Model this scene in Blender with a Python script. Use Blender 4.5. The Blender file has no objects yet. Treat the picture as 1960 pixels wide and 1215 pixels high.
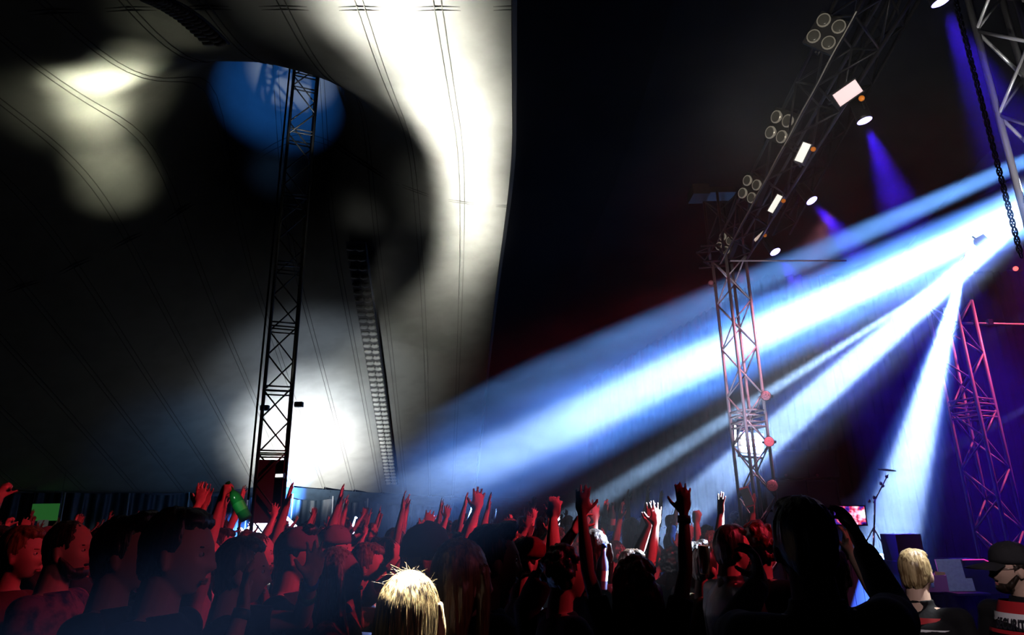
import bpy, bmesh, math, random, time
import numpy as np
from mathutils import Vector, Matrix, Euler, noise
T0 = time.time()
SC = bpy.context.scene
COL = SC.collection
PI = math.pi
R = math.radians

# ------------------------------------------------------------------ camera
CAM_Z = 1.8
cam_data = bpy.data.cameras.new('camera')
cam_data.sensor_width = 36.0
cam_data.lens = 1268.0 / 1960.0 * 36.0
cam_data.clip_end = 300
cam = bpy.data.objects.new('camera', cam_data)
COL.objects.link(cam)
PITCH, ROLL = R(16.8), R(-1.0)
# looks along +Y, pitched up, rolled one degree
CAM_ROT = Matrix.Rotation(PI / 2 + PITCH, 3, 'X') @ Matrix.Rotation(-ROLL * -1, 3, 'Z')
cam.matrix_world = Matrix.Translation((0, 0, CAM_Z)) @ CAM_ROT.to_4x4()
SC.camera = cam


def ray(px, py):
    v = CAM_ROT @ Vector(((px - 980) / 1268.0, (607.5 - py) / 1268.0, -1.0))
    return v


def at(px, py, Y):
    """world point seen at that pixel, at forward distance Y"""
    v = ray(px, py)
    return Vector((0, 0, CAM_Z)) + v * (Y / v.y)


def at_z(px, py, z):
    v = ray(px, py)
    return Vector((0, 0, CAM_Z)) + v * ((z - CAM_Z) / v.z)


def at_x(px, py, x):
    v = ray(px, py)
    return Vector((0, 0, CAM_Z)) + v * (x / v.x)


# ------------------------------------------------------------------ world, view
SC.view_settings.view_transform = 'Standard'
SC.view_settings.look = 'None'
SC.view_settings.gamma = 1.0
SC.view_settings.use_curve_mapping = False
SC.view_settings.exposure = 0.0
world = bpy.data.worlds.new('night')
SC.world = world
world.use_nodes = True
world.node_tree.nodes['Background'].inputs[0].default_value = (0.004, 0.006, 0.012, 1)
world.node_tree.nodes['Background'].inputs[1].default_value = 0.05
cy = SC.cycles
cy.volume_bounces = 0
cy.max_bounces = 5
cy.diffuse_bounces = 0
cy.glossy_bounces = 2
cy.transmission_bounces = 3
cy.transparent_max_bounces = 8
cy.volume_step_rate = 4.0
cy.volume_max_steps = 96
cy.sample_clamp_indirect = 0.4
cy.sample_clamp_direct = 0.0
cy.use_light_tree = True
cy.use_denoising = True


def spot(name, loc, target, power, deg, blend=0.3, col=(1, 1, 1), radius=0.04):
    l = bpy.data.lights.new(name, 'SPOT')
    l.energy = power
    l.spot_size = R(deg)
    l.spot_blend = blend
    l.color = col
    l.shadow_soft_size = radius
    o = bpy.data.objects.new(name, l)
    COL.objects.link(o)
    o.location = loc
    d = Vector(target) - Vector(loc)
    o.rotation_euler = d.to_track_quat('-Z', 'Y').to_euler()
    return o


def area(name, loc, target, power, size, col=(1, 1, 1), size_y=None, spread=180):
    l = bpy.data.lights.new(name, 'AREA')
    l.energy = power
    l.size = size
    if size_y:
        l.shape = 'RECTANGLE'
        l.size_y = size_y
    l.color = col
    l.spread = R(spread)
    o = bpy.data.objects.new(name, l)
    COL.objects.link(o)
    o.location = loc
    d = Vector(target) - Vector(loc)
    o.rotation_euler = d.to_track_quat('-Z', 'Y').to_euler()
    return o


# ------------------------------------------------------------------ shape of the tent, which the lamps aim at
MAST = Vector((-4.68, 13.0, 0))
WALLPTS = [Vector((-27, -8, 3.2)), Vector((-24, 16, 3.2)), at(0, 912, 25), at(470, 926, 29), at(700, 942, 34), at(1000, 960, 40), at(1290, 967, 44)]
WALLPTS.append(Vector((30, 50, 3.0)))


def eave(x):
    """(y, z) of the eave at that x"""
    for a, b in zip(WALLPTS[1:], WALLPTS[2:]):
        if x <= b.x:
            t = max(0, (x - a.x) / (b.x - a.x))
            return a.y + (b.y - a.y) * t, a.z + (b.z - a.z) * t
    return WALLPTS[-1].y, WALLPTS[-1].z


HCAP = 9.5


def h(x, y):
    ye, ze = eave(x)
    t = ye - y
    z = ze + 0.36 * t - 0.0012 * t * (22 - t if t < 22 else 0)
    k = 0.7
    z = -k * math.log(math.exp(-z / k) + math.exp(-HCAP / k)) if z < HCAP + 8 else HCAP
    # left slope falls to the side wall
    if x < -9:
        z -= 0.03 * (x + 9) ** 2
    r = math.hypot(x - MAST.x + 0.9, (y - MAST.y - 0.9))
    z += 5.4 * math.exp(-(r / 2.0) ** 1.35)
    return max(z, 3.0)


def hit(px, py, off=0.05):
    """where the view ray through that pixel meets the canvas"""
    v = ray(px, py)
    p = Vector((0, 0, CAM_Z))
    t = 1.0
    while t < 70:
        q = p + v * t
        if q.z >= h(q.x, q.y) - off:
            return q
        t += 0.08
    return q


# ------------------------------------------------------------------ stage lights
BEAM = (0.34, 0.55, 1.0)
S_MAIN = at(2900, -35, 8.5)
S_BRIGHT = at(1843, 515, 9.6)
S_LOW = at(2330, 90, 7.5)
BLUE = (0.10, 0.30, 1.0)
spot('beam_light', S_MAIN, at(790, 948, 22), 14000000, 4.9, 1.0, BEAM)
spot('beam_light', S_MAIN, at(790, 948, 22), 5000000, 9.5, 1.0, BLUE)
spot('beam_light', at(2500, 70, 8.5), at(1000, 735, 20), 1700000, 5.0, 1.0, (0.14, 0.38, 1.0))
spot('beam_light', S_BRIGHT, at(1180, 935, 17), 1600000, 3.6, 1.0, (0.36, 0.6, 1.0))
spot('beam_light', S_LOW, at(1300, 990, 13), 6500000, 4.7, 0.8, BEAM)
spot('beam_light', S_LOW, at(1135, 1085, 4.3), 210000, 5.6, 0.7, (0.6, 0.75, 1.0))  # added spot that whitens the people in the middle, not a visible beam
spot('beam_light', S_LOW, at(1300, 990, 13), 500000, 9.5, 1.0, (0.08, 0.2, 1.0))
spot('beam_light', S_BRIGHT, at(1722, 960, 10.4), 1000000, 12, 0.6, BEAM)
spot('beam_light', S_BRIGHT, at(1722, 960, 10.4), 160000, 19, 1.0, (0.08, 0.2, 1.0))
spot('beam_light', at(2150, 480, 14), at(1500, 900, 16), 12000, 4, 0.6, (0.25, 0.2, 1.0))
spot('beam_light', at(2150, 680, 14), at(1800, 870, 16), 30000, 4, 0.6, (0.3, 0.3, 1.0))
# added narrow spot that whitens the crown of the blonde head
spot('added_spot', (0.7, 3.3, 6.6), at(788, 1114, 2.1), 34000, 3.2, 0.5, (1, 1, 1), 0.03)
spot('added_spot', (-1.4, -1.6, 3.4), at(775, 1200, 2.1), 7, 6.5, 0.8, (1.0, 0.85, 0.6), 0.1)  # added warm fill for the back of the blonde hair
spot('added_spot', (4.4, 3.55, 5.6), at(1748, 1060, 3.7), 2600, 5.0, 0.5, (1, 1, 1), 0.03)  # added spot that whitens the head of the guard with his back turned
spot('added_guard_fill', (1.5, 0.9, 3.0), at(1930, 1130, 3.5), 100, 30, 0.8, (1.0, 0.82, 0.84), 0.1)  # added fill for the capped guard's face and tabard, no fixture
spot('added_spot', (-2.2, 1.6, 3.2), (-1.45, 3.72, 1.92), 60, 4, 0.5, (1, 1, 1), 0.03)  # added spot that makes the raised green bottle show
# low beam that crosses the front of the crowd
spot('beam_light', at(2350, 200, 6.5), at(330, 1210, 1.6), 650000, 2.4, 1.0, (0.2, 0.4, 1.0))

# lamps on the mast that throw light up on the canvas
WARM = (1.0, 0.98, 0.86)
LAMP_UP = MAST + Vector((0.35, -0.1, 4.2))


def canvas_pool(px, py, wpx, b, col, frm, name='canvas_light', soft=0.35):
    """a lamp on the mast whose pool on the canvas is wpx wide as seen from here"""
    t = hit(px, py)
    L = (t - Vector(frm)).length
    dep = (CAM_ROT.transposed() @ (t - Vector((0, 0, CAM_Z)))).z * -1
    deg = math.degrees(2 * math.atan(wpx * 1.35 * dep / 1268 / 2 / L))
    return spot(name, frm, t, b * L * L * 52, deg, 1.0, col, soft)


PATH = [(700, -40, 230, .5), (735, 0, 240, .8), (780, 60, 230, 1), (815, 120, 205, 1.1), (848, 190, 190, 1.5), (870, 250, 165, 1.8), (889, 310, 125, 1.6), (900, 370, 112, 1.7),
        (904, 430, 103, 1.5), (896, 480, 92, 1), (880, 525, 85, .5), (862, 565, 100, .22), (830, 615, 140, .10), (780, 680, 180, .07), (720, 750, 220, .07), (680, 820, 220, .08)]
for i, q in enumerate(PATH):
    canvas_pool(*q, WARM, LAMP_UP)
    if i + 1 < len(PATH):
        canvas_pool(*[(u + v_) / 2 for u, v_ in zip(q, PATH[i + 1])], WARM, LAMP_UP)
canvas_pool(860, 180, 420, .10, WARM, LAMP_UP, soft=.6)
canvas_pool(900, 400, 260, .10, WARM, LAMP_UP, soft=.6)
canvas_pool(620, 10, 300, .12, WARM, LAMP_UP, soft=.6)
LAMP_L = MAST + Vector((-0.35, -0.1, 4.2))
YEL = (1.0, 1.0, 0.72)
for px, py, w, b in ((178, 165, 105, 1.9), (218, 152, 110, 2.2), (250, 128, 85, .8), (275, 100, 60, .3), (180, 205, 105, .9), (200, 215, 95, .8), (195, 255, 105, .5), (208, 300, 110, .28), (225, 350, 120, .16), (200, 200, 260, .12), (330, 60, 150, .06)):
    canvas_pool(px, py, w, b, YEL, LAMP_L)
LB = MAST + Vector((0.3, 0.4, 2.6))
for px, py, w, b, c in ((575, 870, 170, 1.9, (1, .97, .88)), (590, 835, 200, 1.4, (.95, .97, 1)), (630, 865, 170, 1.2, (1, .98, .95)), (595, 815, 260, 1.1, (.85, .92, 1)), (600, 740, 380, .16, (.7, .82, 1)),
                        (520, 830, 160, .5, (.9, .95, 1)), (430, 850, 240, .05, (.1, .45, 1)), (330, 860, 260, .02, (.1, .4, 1))):
    canvas_pool(px, py, w, b, c, LB if px > 450 else MAST + Vector((-0.5, 0.4, 2.6)), soft=.5)
canvas_pool(525, 325, 70, .02, (.2, .45, 1), LAMP_L)
canvas_pool(690, 410, 80, .018, WARM, LAMP_UP)
spot('canvas_light', MAST + Vector((-0.9, -0.9, 9.4)), hit(545, 150), 190, 56, 1.0, (0.03, 0.25, 1.0))

spot('canvas_light', MAST + Vector((0.9, -1.6, 8.0)), MAST + Vector((0, 0, 10.6)), 420, 24, 0.8, (0.8, 0.9, 1.0))  # added spot in mid-air that brightens the mast top
spot('added_truss_fill', (1.4, 3.2, 4.0), (3.9, 8.2, 6.6), 260, 62, 1.0, (1.0, 0.93, 0.85))  # added fill from the camera side to bring out the overhead truss
spot('added_desk_fill', (4.0, 6.6, 3.0), (5.3, 8.3, 1.15), 130, 34, 0.9, (0.6, 0.62, 1.0))  # added fill so the laptop on the table shows
# red wash from the stage over the crowd
for p, t, pw, dg in (((4.5, 2.7, 4.7), (-2.8, 6.2, 0.8), 1000, 46), ((3.4, 8.4, 5.0), (-3.5, 9.0, 0.6), 1000, 50), ((3.4, 12.8, 5.0), (-4, 14, 0.6), 1300, 46), ((3.8, 19, 5.0), (-5, 20, 0.8), 1800, 42)):
    spot('red_wash', p, t, pw, dg, 0.9, (1.0, 0.045, 0.09), 0.15)
spot('red_wash', (2.5, 1.1, 2.9), (-1.1, 2.3, 1.72), 22, 28, 0.9, (1.0, 0.22, 0.34), 0.1)  # small pink fill added near the camera for the big profile
# added spots without fixtures that brighten the lattice towers
spot('added_tower_fill', (5.3, 10.0, 6.6), (3.8, 11, 2.4), 700, 56, 0.9, (1.0, 0.30, 0.42), 0.08)
spot('added_tower_fill', (2.9, 8.6, 2.0), (3.85, 11, 4.4), 260, 52, 0.9, (0.75, 0.7, 1.0), 0.08)
spot('added_tower_fill', (8.9, 9.3, 6.8), (7.6, 10.3, 2.4), 900, 56, 0.9, (1.0, 0.10, 0.20), 0.08)
spot('added_tower_fill', (4.4, 4.2, 3.2), (4.9, 5.6, 6.0), 260, 60, 0.9, (1.0, 0.95, 0.9), 0.08)

# ------------------------------------------------------------------ haze: the smoke machines fill the stage side with drifting haze
mh = bpy.data.materials.new('stage_haze')
mh.use_nodes = True
nt = mh.node_tree
nt.nodes.remove(nt.nodes['Principled BSDF'])
vs = nt.nodes.new('ShaderNodeVolumeScatter')
vs.inputs['Color'].default_value = (1, 1, 1, 1)
vs.inputs['Anisotropy'].default_value = 0.15
tc = nt.nodes.new('ShaderNodeTexCoord')
mp = nt.nodes.new('ShaderNodeMapping')
mp.inputs['Rotation'].default_value = (0, R(-25), 0)
mp.inputs['Scale'].default_value = (0.45, 0.8, 1.2)
ns = nt.nodes.new('ShaderNodeTexNoise')
ns.inputs['Scale'].default_value = 0.75
ns.inputs['Detail'].default_value = 5
ns.inputs['Roughness'].default_value = 0.62
ns.inputs['Distortion'].default_value = 0.6
mr = nt.nodes.new('ShaderNodeMapRange')
mr.inputs[1].default_value = 0.38
mr.inputs[2].default_value = 0.66
mr.inputs[3].default_value = 0.0028
mr.inputs[4].default_value = 0.024
nt.links.new(tc.outputs['Object'], mp.inputs['Vector'])
nt.links.new(mp.outputs[0], ns.inputs['Vector'])
nt.links.new(ns.outputs[0], mr.inputs[0])
sx = nt.nodes.new('ShaderNodeSeparateXYZ')
nt.links.new(tc.outputs['Object'], sx.inputs[0])
thin = nt.nodes.new('ShaderNodeMapRange')
thin.interpolation_type = 'SMOOTHSTEP'
thin.inputs[1].default_value = -7.0
thin.inputs[2].default_value = 6.0
thin.inputs[3].default_value = 0.0
thin.inputs[4].default_value = 1.0
mul = nt.nodes.new('ShaderNodeMath')
mul.operation = 'MULTIPLY'
nt.links.new(sx.outputs[0], thin.inputs[0])
nt.links.new(mr.outputs[0], mul.inputs[0])
nt.links.new(thin.outputs[0], mul.inputs[1])
low = nt.nodes.new('ShaderNodeMapRange')
low.inputs[1].default_value = 1.2
low.inputs[2].default_value = 4.0
low.inputs[3].default_value = 0.35
low.inputs[4].default_value = 1.0
mul2 = nt.nodes.new('ShaderNodeMath')
mul2.operation = 'MULTIPLY'
nt.links.new(sx.outputs[2], low.inputs[0])
nt.links.new(mul.outputs[0], mul2.inputs[0])
nt.links.new(low.outputs[0], mul2.inputs[1])
nt.links.new(mul2.outputs[0], vs.inputs['Density'])
nt.links.new(vs.outputs[0], nt.nodes['Material Output'].inputs['Volume'])


def haze_bank(name, pts, label):
    me = bpy.data.meshes.new(name)
    me.from_pydata(pts, [], [(0, 3, 2, 1), (4, 5, 6, 7), (0, 1, 5, 4), (1, 2, 6, 5), (2, 3, 7, 6), (3, 0, 4, 7)])
    me.materials.append(mh)
    o = bpy.data.objects.new(name, me)
    COL.objects.link(o)
    o['label'] = label
    o['category'] = 'haze'
    o['kind'] = 'stuff'
    return o


haze_bank('haze', [(-8, 21, 0.1), (0.2, 3.7, 0.1), (14, 3.7, 0.1), (14, 30, 0.1), (-8, 21, 4.0), (2.6, 3.7, 10.0), (14, 3.7, 11.0), (14, 30, 9.5)],
          'pale smoke haze drifting through the light beams beside the stage')
haze_bank('haze', [(-3.0, 1.2, 0.6), (1.2, 1.2, 0.6), (1.6, 2.1, 0.6), (-3.4, 2.1, 0.6), (-3.0, 1.2, 1.9), (1.2, 1.2, 2.3), (1.6, 2.1, 2.4), (-3.4, 2.1, 1.9)],
          'thin blue-lit haze low in front of the crowd')

# ------------------------------------------------------------------ materials
MATS = {}


def mat(name, col, rough=0.6, metal=0.0, emit=None, es=0.0, noise_amt=0.0, nscale=8.0, spec=0.5, bump=0.0, trans=0.0, col2=None, sss=0.0):
    if name in MATS:
        return MATS[name]
    m = bpy.data.materials.new(name)
    m.use_nodes = True
    nt = m.node_tree
    b = nt.nodes['Principled BSDF']
    b.inputs['Base Color'].default_value = (*col, 1)
    b.inputs['Roughness'].default_value = rough
    b.inputs['Metallic'].default_value = metal
    b.inputs['Specular IOR Level'].default_value = spec
    if trans:
        b.inputs['Transmission Weight'].default_value = trans
    if emit:
        b.inputs['Emission Color'].default_value = (*emit, 1)
        b.inputs['Emission Strength'].default_value = es
    if noise_amt or bump or col2:
        tc = nt.nodes.new('ShaderNodeTexCoord')
        n = nt.nodes.new('ShaderNodeTexNoise')
        n.inputs['Scale'].default_value = nscale
        n.inputs['Detail'].default_value = 3
        nt.links.new(tc.outputs['Object'], n.inputs['Vector'])
        if noise_amt or col2:
            mx = nt.nodes.new('ShaderNodeMix')
            mx.data_type = 'RGBA'
            mx.inputs['A'].default_value = (*col, 1)
            c2 = col2 or tuple(c * (1 - noise_amt) for c in col)
            mx.inputs['B'].default_value = (*c2, 1)
            cr = nt.nodes.new('ShaderNodeMapRange')
            cr.inputs[1].default_value = 0.42
            cr.inputs[2].default_value = 0.62
            nt.links.new(n.outputs[0], cr.inputs[0])
            nt.links.new(cr.outputs[0], mx.inputs['Factor'])
            nt.links.new(mx.outputs['Result'], b.inputs['Base Color'])
        if bump:
            bp = nt.nodes.new('ShaderNodeBump')
            bp.inputs['Strength'].default_value = bump
            bp.inputs['Distance'].default_value = 0.02
            nt.links.new(n.outputs[0], bp.inputs['Height'])
            nt.links.new(bp.outputs[0], b.inputs['Normal'])
    MATS[name] = m
    return m


# ------------------------------------------------------------------ mesh builder
class MB:
    def __init__(self):
        self.v, self.f = [], []

    def add(self, vs, fs):
        o = len(self.v)
        self.v.extend([tuple(p) for p in vs])
        self.f.extend([tuple(i + o for i in f) for f in fs])
        return self

    def box(self, c, s, rot=None):
        vs = []
        for x in (-.5, .5):
            for y in (-.5, .5):
                for z in (-.5, .5):
                    p = Vector((x * s[0], y * s[1], z * s[2]))
                    if rot is not None:
                        p = rot @ p
                    vs.append(p + Vector(c))
        return self.add(vs, [(0, 1, 3, 2), (4, 6, 7, 5), (0, 4, 5, 1), (2, 3, 7, 6), (0, 2, 6, 4), (1, 5, 7, 3)])

    def tube(self, pts, rad, seg=8, caps=True, flat=1.0, flat_dir=None):
        """round tube along pts; rad is one number, or one per point"""
        pts = [Vector(p) for p in pts]
        n = len(pts)
        if isinstance(rad, (int, float)):
            rad = [rad] * n
        vs = []
        prev = None
        for i, p in enumerate(pts):
            d = (pts[min(i + 1, n - 1)] - pts[max(i - 1, 0)])
            d = d.normalized() if d.length > 1e-9 else Vector((0, 0, 1))
            if flat_dir is not None:
                a = Vector(flat_dir)
                a = (a - d * a.dot(d)).normalized()
            elif prev is None:
                a = d.orthogonal().normalized()
            else:
                a = (prev - d * prev.dot(d)).normalized()
            prev = a
            b = d.cross(a)
            for k in range(seg):
                t = 2 * PI * k / seg
                vs.append(p + (a * math.cos(t) * flat + b * math.sin(t)) * rad[i])
        fs = []
        for i in range(n - 1):
            for k in range(seg):
                k2 = (k + 1) % seg
                fs.append((i * seg + k, i * seg + k2, (i + 1) * seg + k2, (i + 1) * seg + k))
        if caps:
            fs.append(tuple(range(seg - 1, -1, -1)))
            fs.append(tuple((n - 1) * seg + k for k in range(seg)))
        return self.add(vs, fs)

    def cap(self, p0, p1, r0, r1, seg=12, rings=4):
        """tapered capsule, closed"""
        p0, p1 = Vector(p0), Vector(p1)
        d = (p1 - p0)
        L = d.length
        d = d.normalized() if L > 1e-9 else Vector((0, 0, 1))
        pts, rad = [], []
        for i in range(rings + 1):
            t = PI / 2 * i / rings
            pts.append(p0 - d * r0 * math.cos(t))
            rad.append(max(r0 * math.sin(t), r0 * .02))
        for i in range(rings + 1):
            t = PI / 2 * i / rings
            pts.append(p1 + d * r1 * math.sin(t))
            rad.append(max(r1 * math.cos(t), r1 * .02))
        # fixed frame
        a = d.orthogonal().normalized()
        b = d.cross(a)
        vs = []
        for p, r in zip(pts, rad):
            for k in range(seg):
                t = 2 * PI * k / seg
                vs.append(p + (a * math.cos(t) + b * math.sin(t)) * r)
        n = len(pts)
        fs = []
        for i in range(n - 1):
            for k in range(seg):
                k2 = (k + 1) % seg
                fs.append((i * seg + k, i * seg + k2, (i + 1) * seg + k2, (i + 1) * seg + k))
        fs.append(tuple(range(seg - 1, -1, -1)))
        fs.append(tuple((n - 1) * seg + k for k in range(seg)))
        return self.add(vs, fs)

    def ell(self, c, r, rot=None, seg=16, rings=10):
        c = Vector(c)
        vs, fs = [], []
        for i in range(rings + 1):
            th = PI * i / rings
            for k in range(seg):
                ph = 2 * PI * k / seg
                s = max(math.sin(th), 1e-3)
                p = Vector((r[0] * s * math.cos(ph), r[1] * s * math.sin(ph), r[2] * math.cos(th)))
                if rot is not None:
                    p = rot @ p
                vs.append(c + p)
        for i in range(rings):
            for k in range(seg):
                k2 = (k + 1) % seg
                fs.append((i * seg + k, (i + 1) * seg + k, (i + 1) * seg + k2, i * seg + k2))
        fs.append(tuple(range(seg)))
        fs.append(tuple(rings * seg + k for k in range(seg - 1, -1, -1)))
        return self.add(vs, fs)

    def loft(self, levels, seg=20):
        """levels: (center, rx, ry) stacked closed loft, rings in the xy plane"""
        vs, fs = [], []
        for c, rx, ry in levels:
            for k in range(seg):
                t = 2 * PI * k / seg
                vs.append(Vector(c) + Vector((rx * math.cos(t), ry * math.sin(t), 0)))
        n = len(levels)
        for i in range(n - 1):
            for k in range(seg):
                k2 = (k + 1) % seg
                fs.append((i * seg + k, i * seg + k2, (i + 1) * seg + k2, (i + 1) * seg + k))
        fs.append(tuple(range(seg - 1, -1, -1)))
        fs.append(tuple((n - 1) * seg + k for k in range(seg)))
        return self.add(vs, fs)

    def xf(self, M):
        self.v = [tuple(M @ Vector(p)) for p in self.v]
        return self

    def mesh(self, name, m=None, smooth=False):
        me = bpy.data.meshes.new(name)
        me.from_pydata(self.v, [], self.f)
        me.update()
        if m:
            me.materials.append(m)
        if smooth:
            me.polygons.foreach_set('use_smooth', [True] * len(me.polygons))
        return me

    def build(self, name, m=None, parent=None, smooth=False, loc=None, rot=None):
        return link(name, self.mesh(name, m, smooth), parent, loc, rot)


def link(name, me, parent=None, loc=None, rot=None, scale=None):
    o = bpy.data.objects.new(name, me)
    COL.objects.link(o)
    if parent is not None:
        o.parent = parent
    if loc is not None:
        o.location = loc
    if rot is not None:
        if isinstance(rot, Matrix):
            o.rotation_euler = rot.to_euler()
        else:
            o.rotation_euler = rot
    if scale is not None:
        o.scale = (scale,) * 3 if isinstance(scale, (int, float)) else scale
    return o


def tag(o, label=None, cat=None, group=None, kind=None):
    if label:
        o['label'] = label
    if cat:
        o['category'] = cat
    if group:
        o['group'] = group
    if kind:
        o['kind'] = kind
    return o


def empty(name, loc=(0, 0, 0), rot=None, label=None, cat=None, group=None):
    o = bpy.data.objects.new(name, None)
    COL.objects.link(o)
    o.location = loc
    if rot is not None:
        o.rotation_euler = rot.to_euler() if isinstance(rot, Matrix) else rot
    return tag(o, label, cat, group)


def kids(o):
    return [c for c in bpy.data.objects if c.parent == o]


def aim(d, up=(0, 0, 1)):
    """rotation whose +Y looks along d"""
    d = Vector(d).normalized()
    x = d.cross(Vector(up))
    x = x.normalized() if x.length > 1e-6 else Vector((1, 0, 0))
    z = x.cross(d)
    return Matrix((x, d, z)).transposed()

# ------------------------------------------------------------------ setting: ground, canvas, tent walls
m_ground = mat('trodden_ground', (0.016, 0.014, 0.011), 0.95, noise_amt=0.5, nscale=3, bump=0.5)
m_canvas = mat('pale_canvas', (0.62, 0.63, 0.60), 0.75, noise_amt=0.10, nscale=1.6, bump=0.08, spec=0.2)
m_canvas_dark = mat('canvas_painted_dark', (0.004, 0.004, 0.005), 0.9, spec=0.05)  # black stands in for the unlit canvas over the stage side
m_seam = mat('seam_tape', (0.30, 0.30, 0.28), 0.8)
m_wallsheet = mat('tent_wall_sheet', (0.05, 0.08, 0.12), 0.42, noise_amt=0.3, nscale=2, spec=0.35)
m_pole = mat('galvanised_pole', (0.45, 0.46, 0.48), 0.4, 0.7)
g = MB().box((0, 25, -0.05), (90, 70, 0.1)).build('floor', m_ground)
tag(g, 'dark trodden ground under the crowd', kind='structure')

def panel_x(k, y):
    t = max(0.0, y - 12)
    return -2.3 + k * 1.22 - 0.11 * t * t / (t + 5)


ceil = empty('ceiling')
tag(ceil, 'pale big-top canvas sewn from long panels above the crowd', kind='structure')


def ribbon(k0, k1, name, m, over=0.0, nx=6):
    vs, fs = [], []
    xm = panel_x((k0 + k1) / 2, 20)
    ye = eave(xm)[0]
    ny = 90
    for j in range(ny + 1):
        for i in range(nx + 1):
            f = j / ny
            kk = k0 + (k1 - k0) * i / nx
            y = -6 + f * (ye + 6)
            x = panel_x(kk, y)
            yy = -6 + f * (eave(x)[0] + 6)
            x = panel_x(kk, yy)
            sag = 0.025 * math.sin(PI * i / nx)
            vs.append((x, yy, h(x, yy) - sag + over))
    for j in range(ny):
        for i in range(nx):
            a = j * (nx + 1) + i
            fs.append((a, a + nx + 1, a + nx + 2, a + 1))
    return MB().add(vs, fs).build(name, m, ceil, True)


def on_panel(k, y):
    x = panel_x(k, y)
    return Vector((x, y, h(x, y)))


for k in range(-19, 2):
    ribbon(k, k + 1, 'canvas_panel', m_canvas)
    pts = []
    for d in (-0.05, 0.05):
        yy = -5.0
        ye = eave(panel_x(k, 25))[0]
        pts = [on_panel(k + d, -5 + (ye + 5) * j / 80) - Vector((0, 0, 0.012)) for j in range(81)]
        MB().tube(pts, 0.011, 4).build('seam', m_seam, ceil)
# cross seams where panel lengths join
for yj in (8.6, 15.6):
    for d in (-0.04, 0.04):
        pts = [on_panel(-9 + 11 * j / 60, yj + d) - Vector((0, 0, 0.012)) for j in range(61)]
        MB().tube(pts, 0.010, 4).build('seam', m_seam, ceil)
# stage-side canvas, its dark put into the colour: lies a little lower, hem along the last pale panel
bo = empty('ceiling_dark_half')
tag(bo, 'dark stage half of the tent canvas, shade put into its black colour', kind='structure')
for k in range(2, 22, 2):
    r_ = ribbon(k, k + 2, 'canvas_panel', m_canvas_dark, -0.12, 4)
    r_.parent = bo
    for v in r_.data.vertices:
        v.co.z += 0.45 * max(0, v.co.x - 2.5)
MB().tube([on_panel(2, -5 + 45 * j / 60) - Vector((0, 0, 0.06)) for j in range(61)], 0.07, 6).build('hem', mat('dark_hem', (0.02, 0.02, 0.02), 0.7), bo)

# tent walls: hanging sheets with folds, each wall bay one sheet, between poles
walls = empty('wall_back')
tag(walls, 'dark blue tent wall of hanging sheets behind the crowd', kind='structure')
rnd = random.Random(5)
posts = []
for a, b in zip(WALLPTS, WALLPTS[1:]):
    L = (b - a).length
    n = max(1, round(L / 2.4))
    for i in range(n):
        posts.append((a + (b - a) * (i / n), a + (b - a) * ((i + 1) / n)))
for a, b in posts:
    d = (b - a)
    nrm = Vector((d.y, -d.x, 0)).normalized()
    nx, nz = 26, 8
    vs, fs = [], []
    ph = [rnd.uniform(0, 6) for _ in range(4)]
    for j in range(nz + 1):
        tz = j / nz
        for i in range(nx + 1):
            t = i / nx
            z = a.z + (b.z - a.z) * t
            z = 0.02 + (z - 0.32 - 0.16 * math.sin(PI * t)) * tz
            w = 0.10 * math.sin(t * 16 + ph[0] + tz) + 0.07 * math.sin(t * 37 + ph[1] - 2 * tz) + 0.03 * math.sin(t * 71 + ph[2])
            w *= 1.1 - 0.4 * tz
            p = a + d * t + nrm * (w - 0.12)
            vs.append((p.x, p.y, z))
    for j in range(nz):
        for i in range(nx):
            q = j * (nx + 1) + i
            fs.append((q, q + 1, q + nx + 2, q + nx + 1))
    MB().add(vs, fs).build('wall_sheet', m_wallsheet, walls, True)
    # valance strip along the eave with sagging folds
    vs, fs = [], []
    for j in range(5):
        for i in range(nx + 1):
            t = i / nx
            z = a.z + (b.z - a.z) * t - j / 4 * (0.42 + 0.12 * math.sin(PI * t))
            w = 0.05 * math.sin(j * 2.2 + 2.5 * math.sin(PI * t) + ph[3]) * (1 if j else 0)
            p = a + d * t + nrm * (0.04 + w)
            vs.append((p.x, p.y, z))
    for j in range(4):
        for i in range(nx):
            q = j * (nx + 1) + i
            fs.append((q, q + 1, q + nx + 2, q + nx + 1))
    MB().add(vs, fs).build('valance', m_wallsheet, walls, True)
    MB().tube([Vector((a.x, a.y, 0)) + nrm * 0.28, Vector((a.x, a.y, a.z - 0.3)) + nrm * 0.28], 0.04, 8).build('wall_pole', m_pole, walls)

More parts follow.
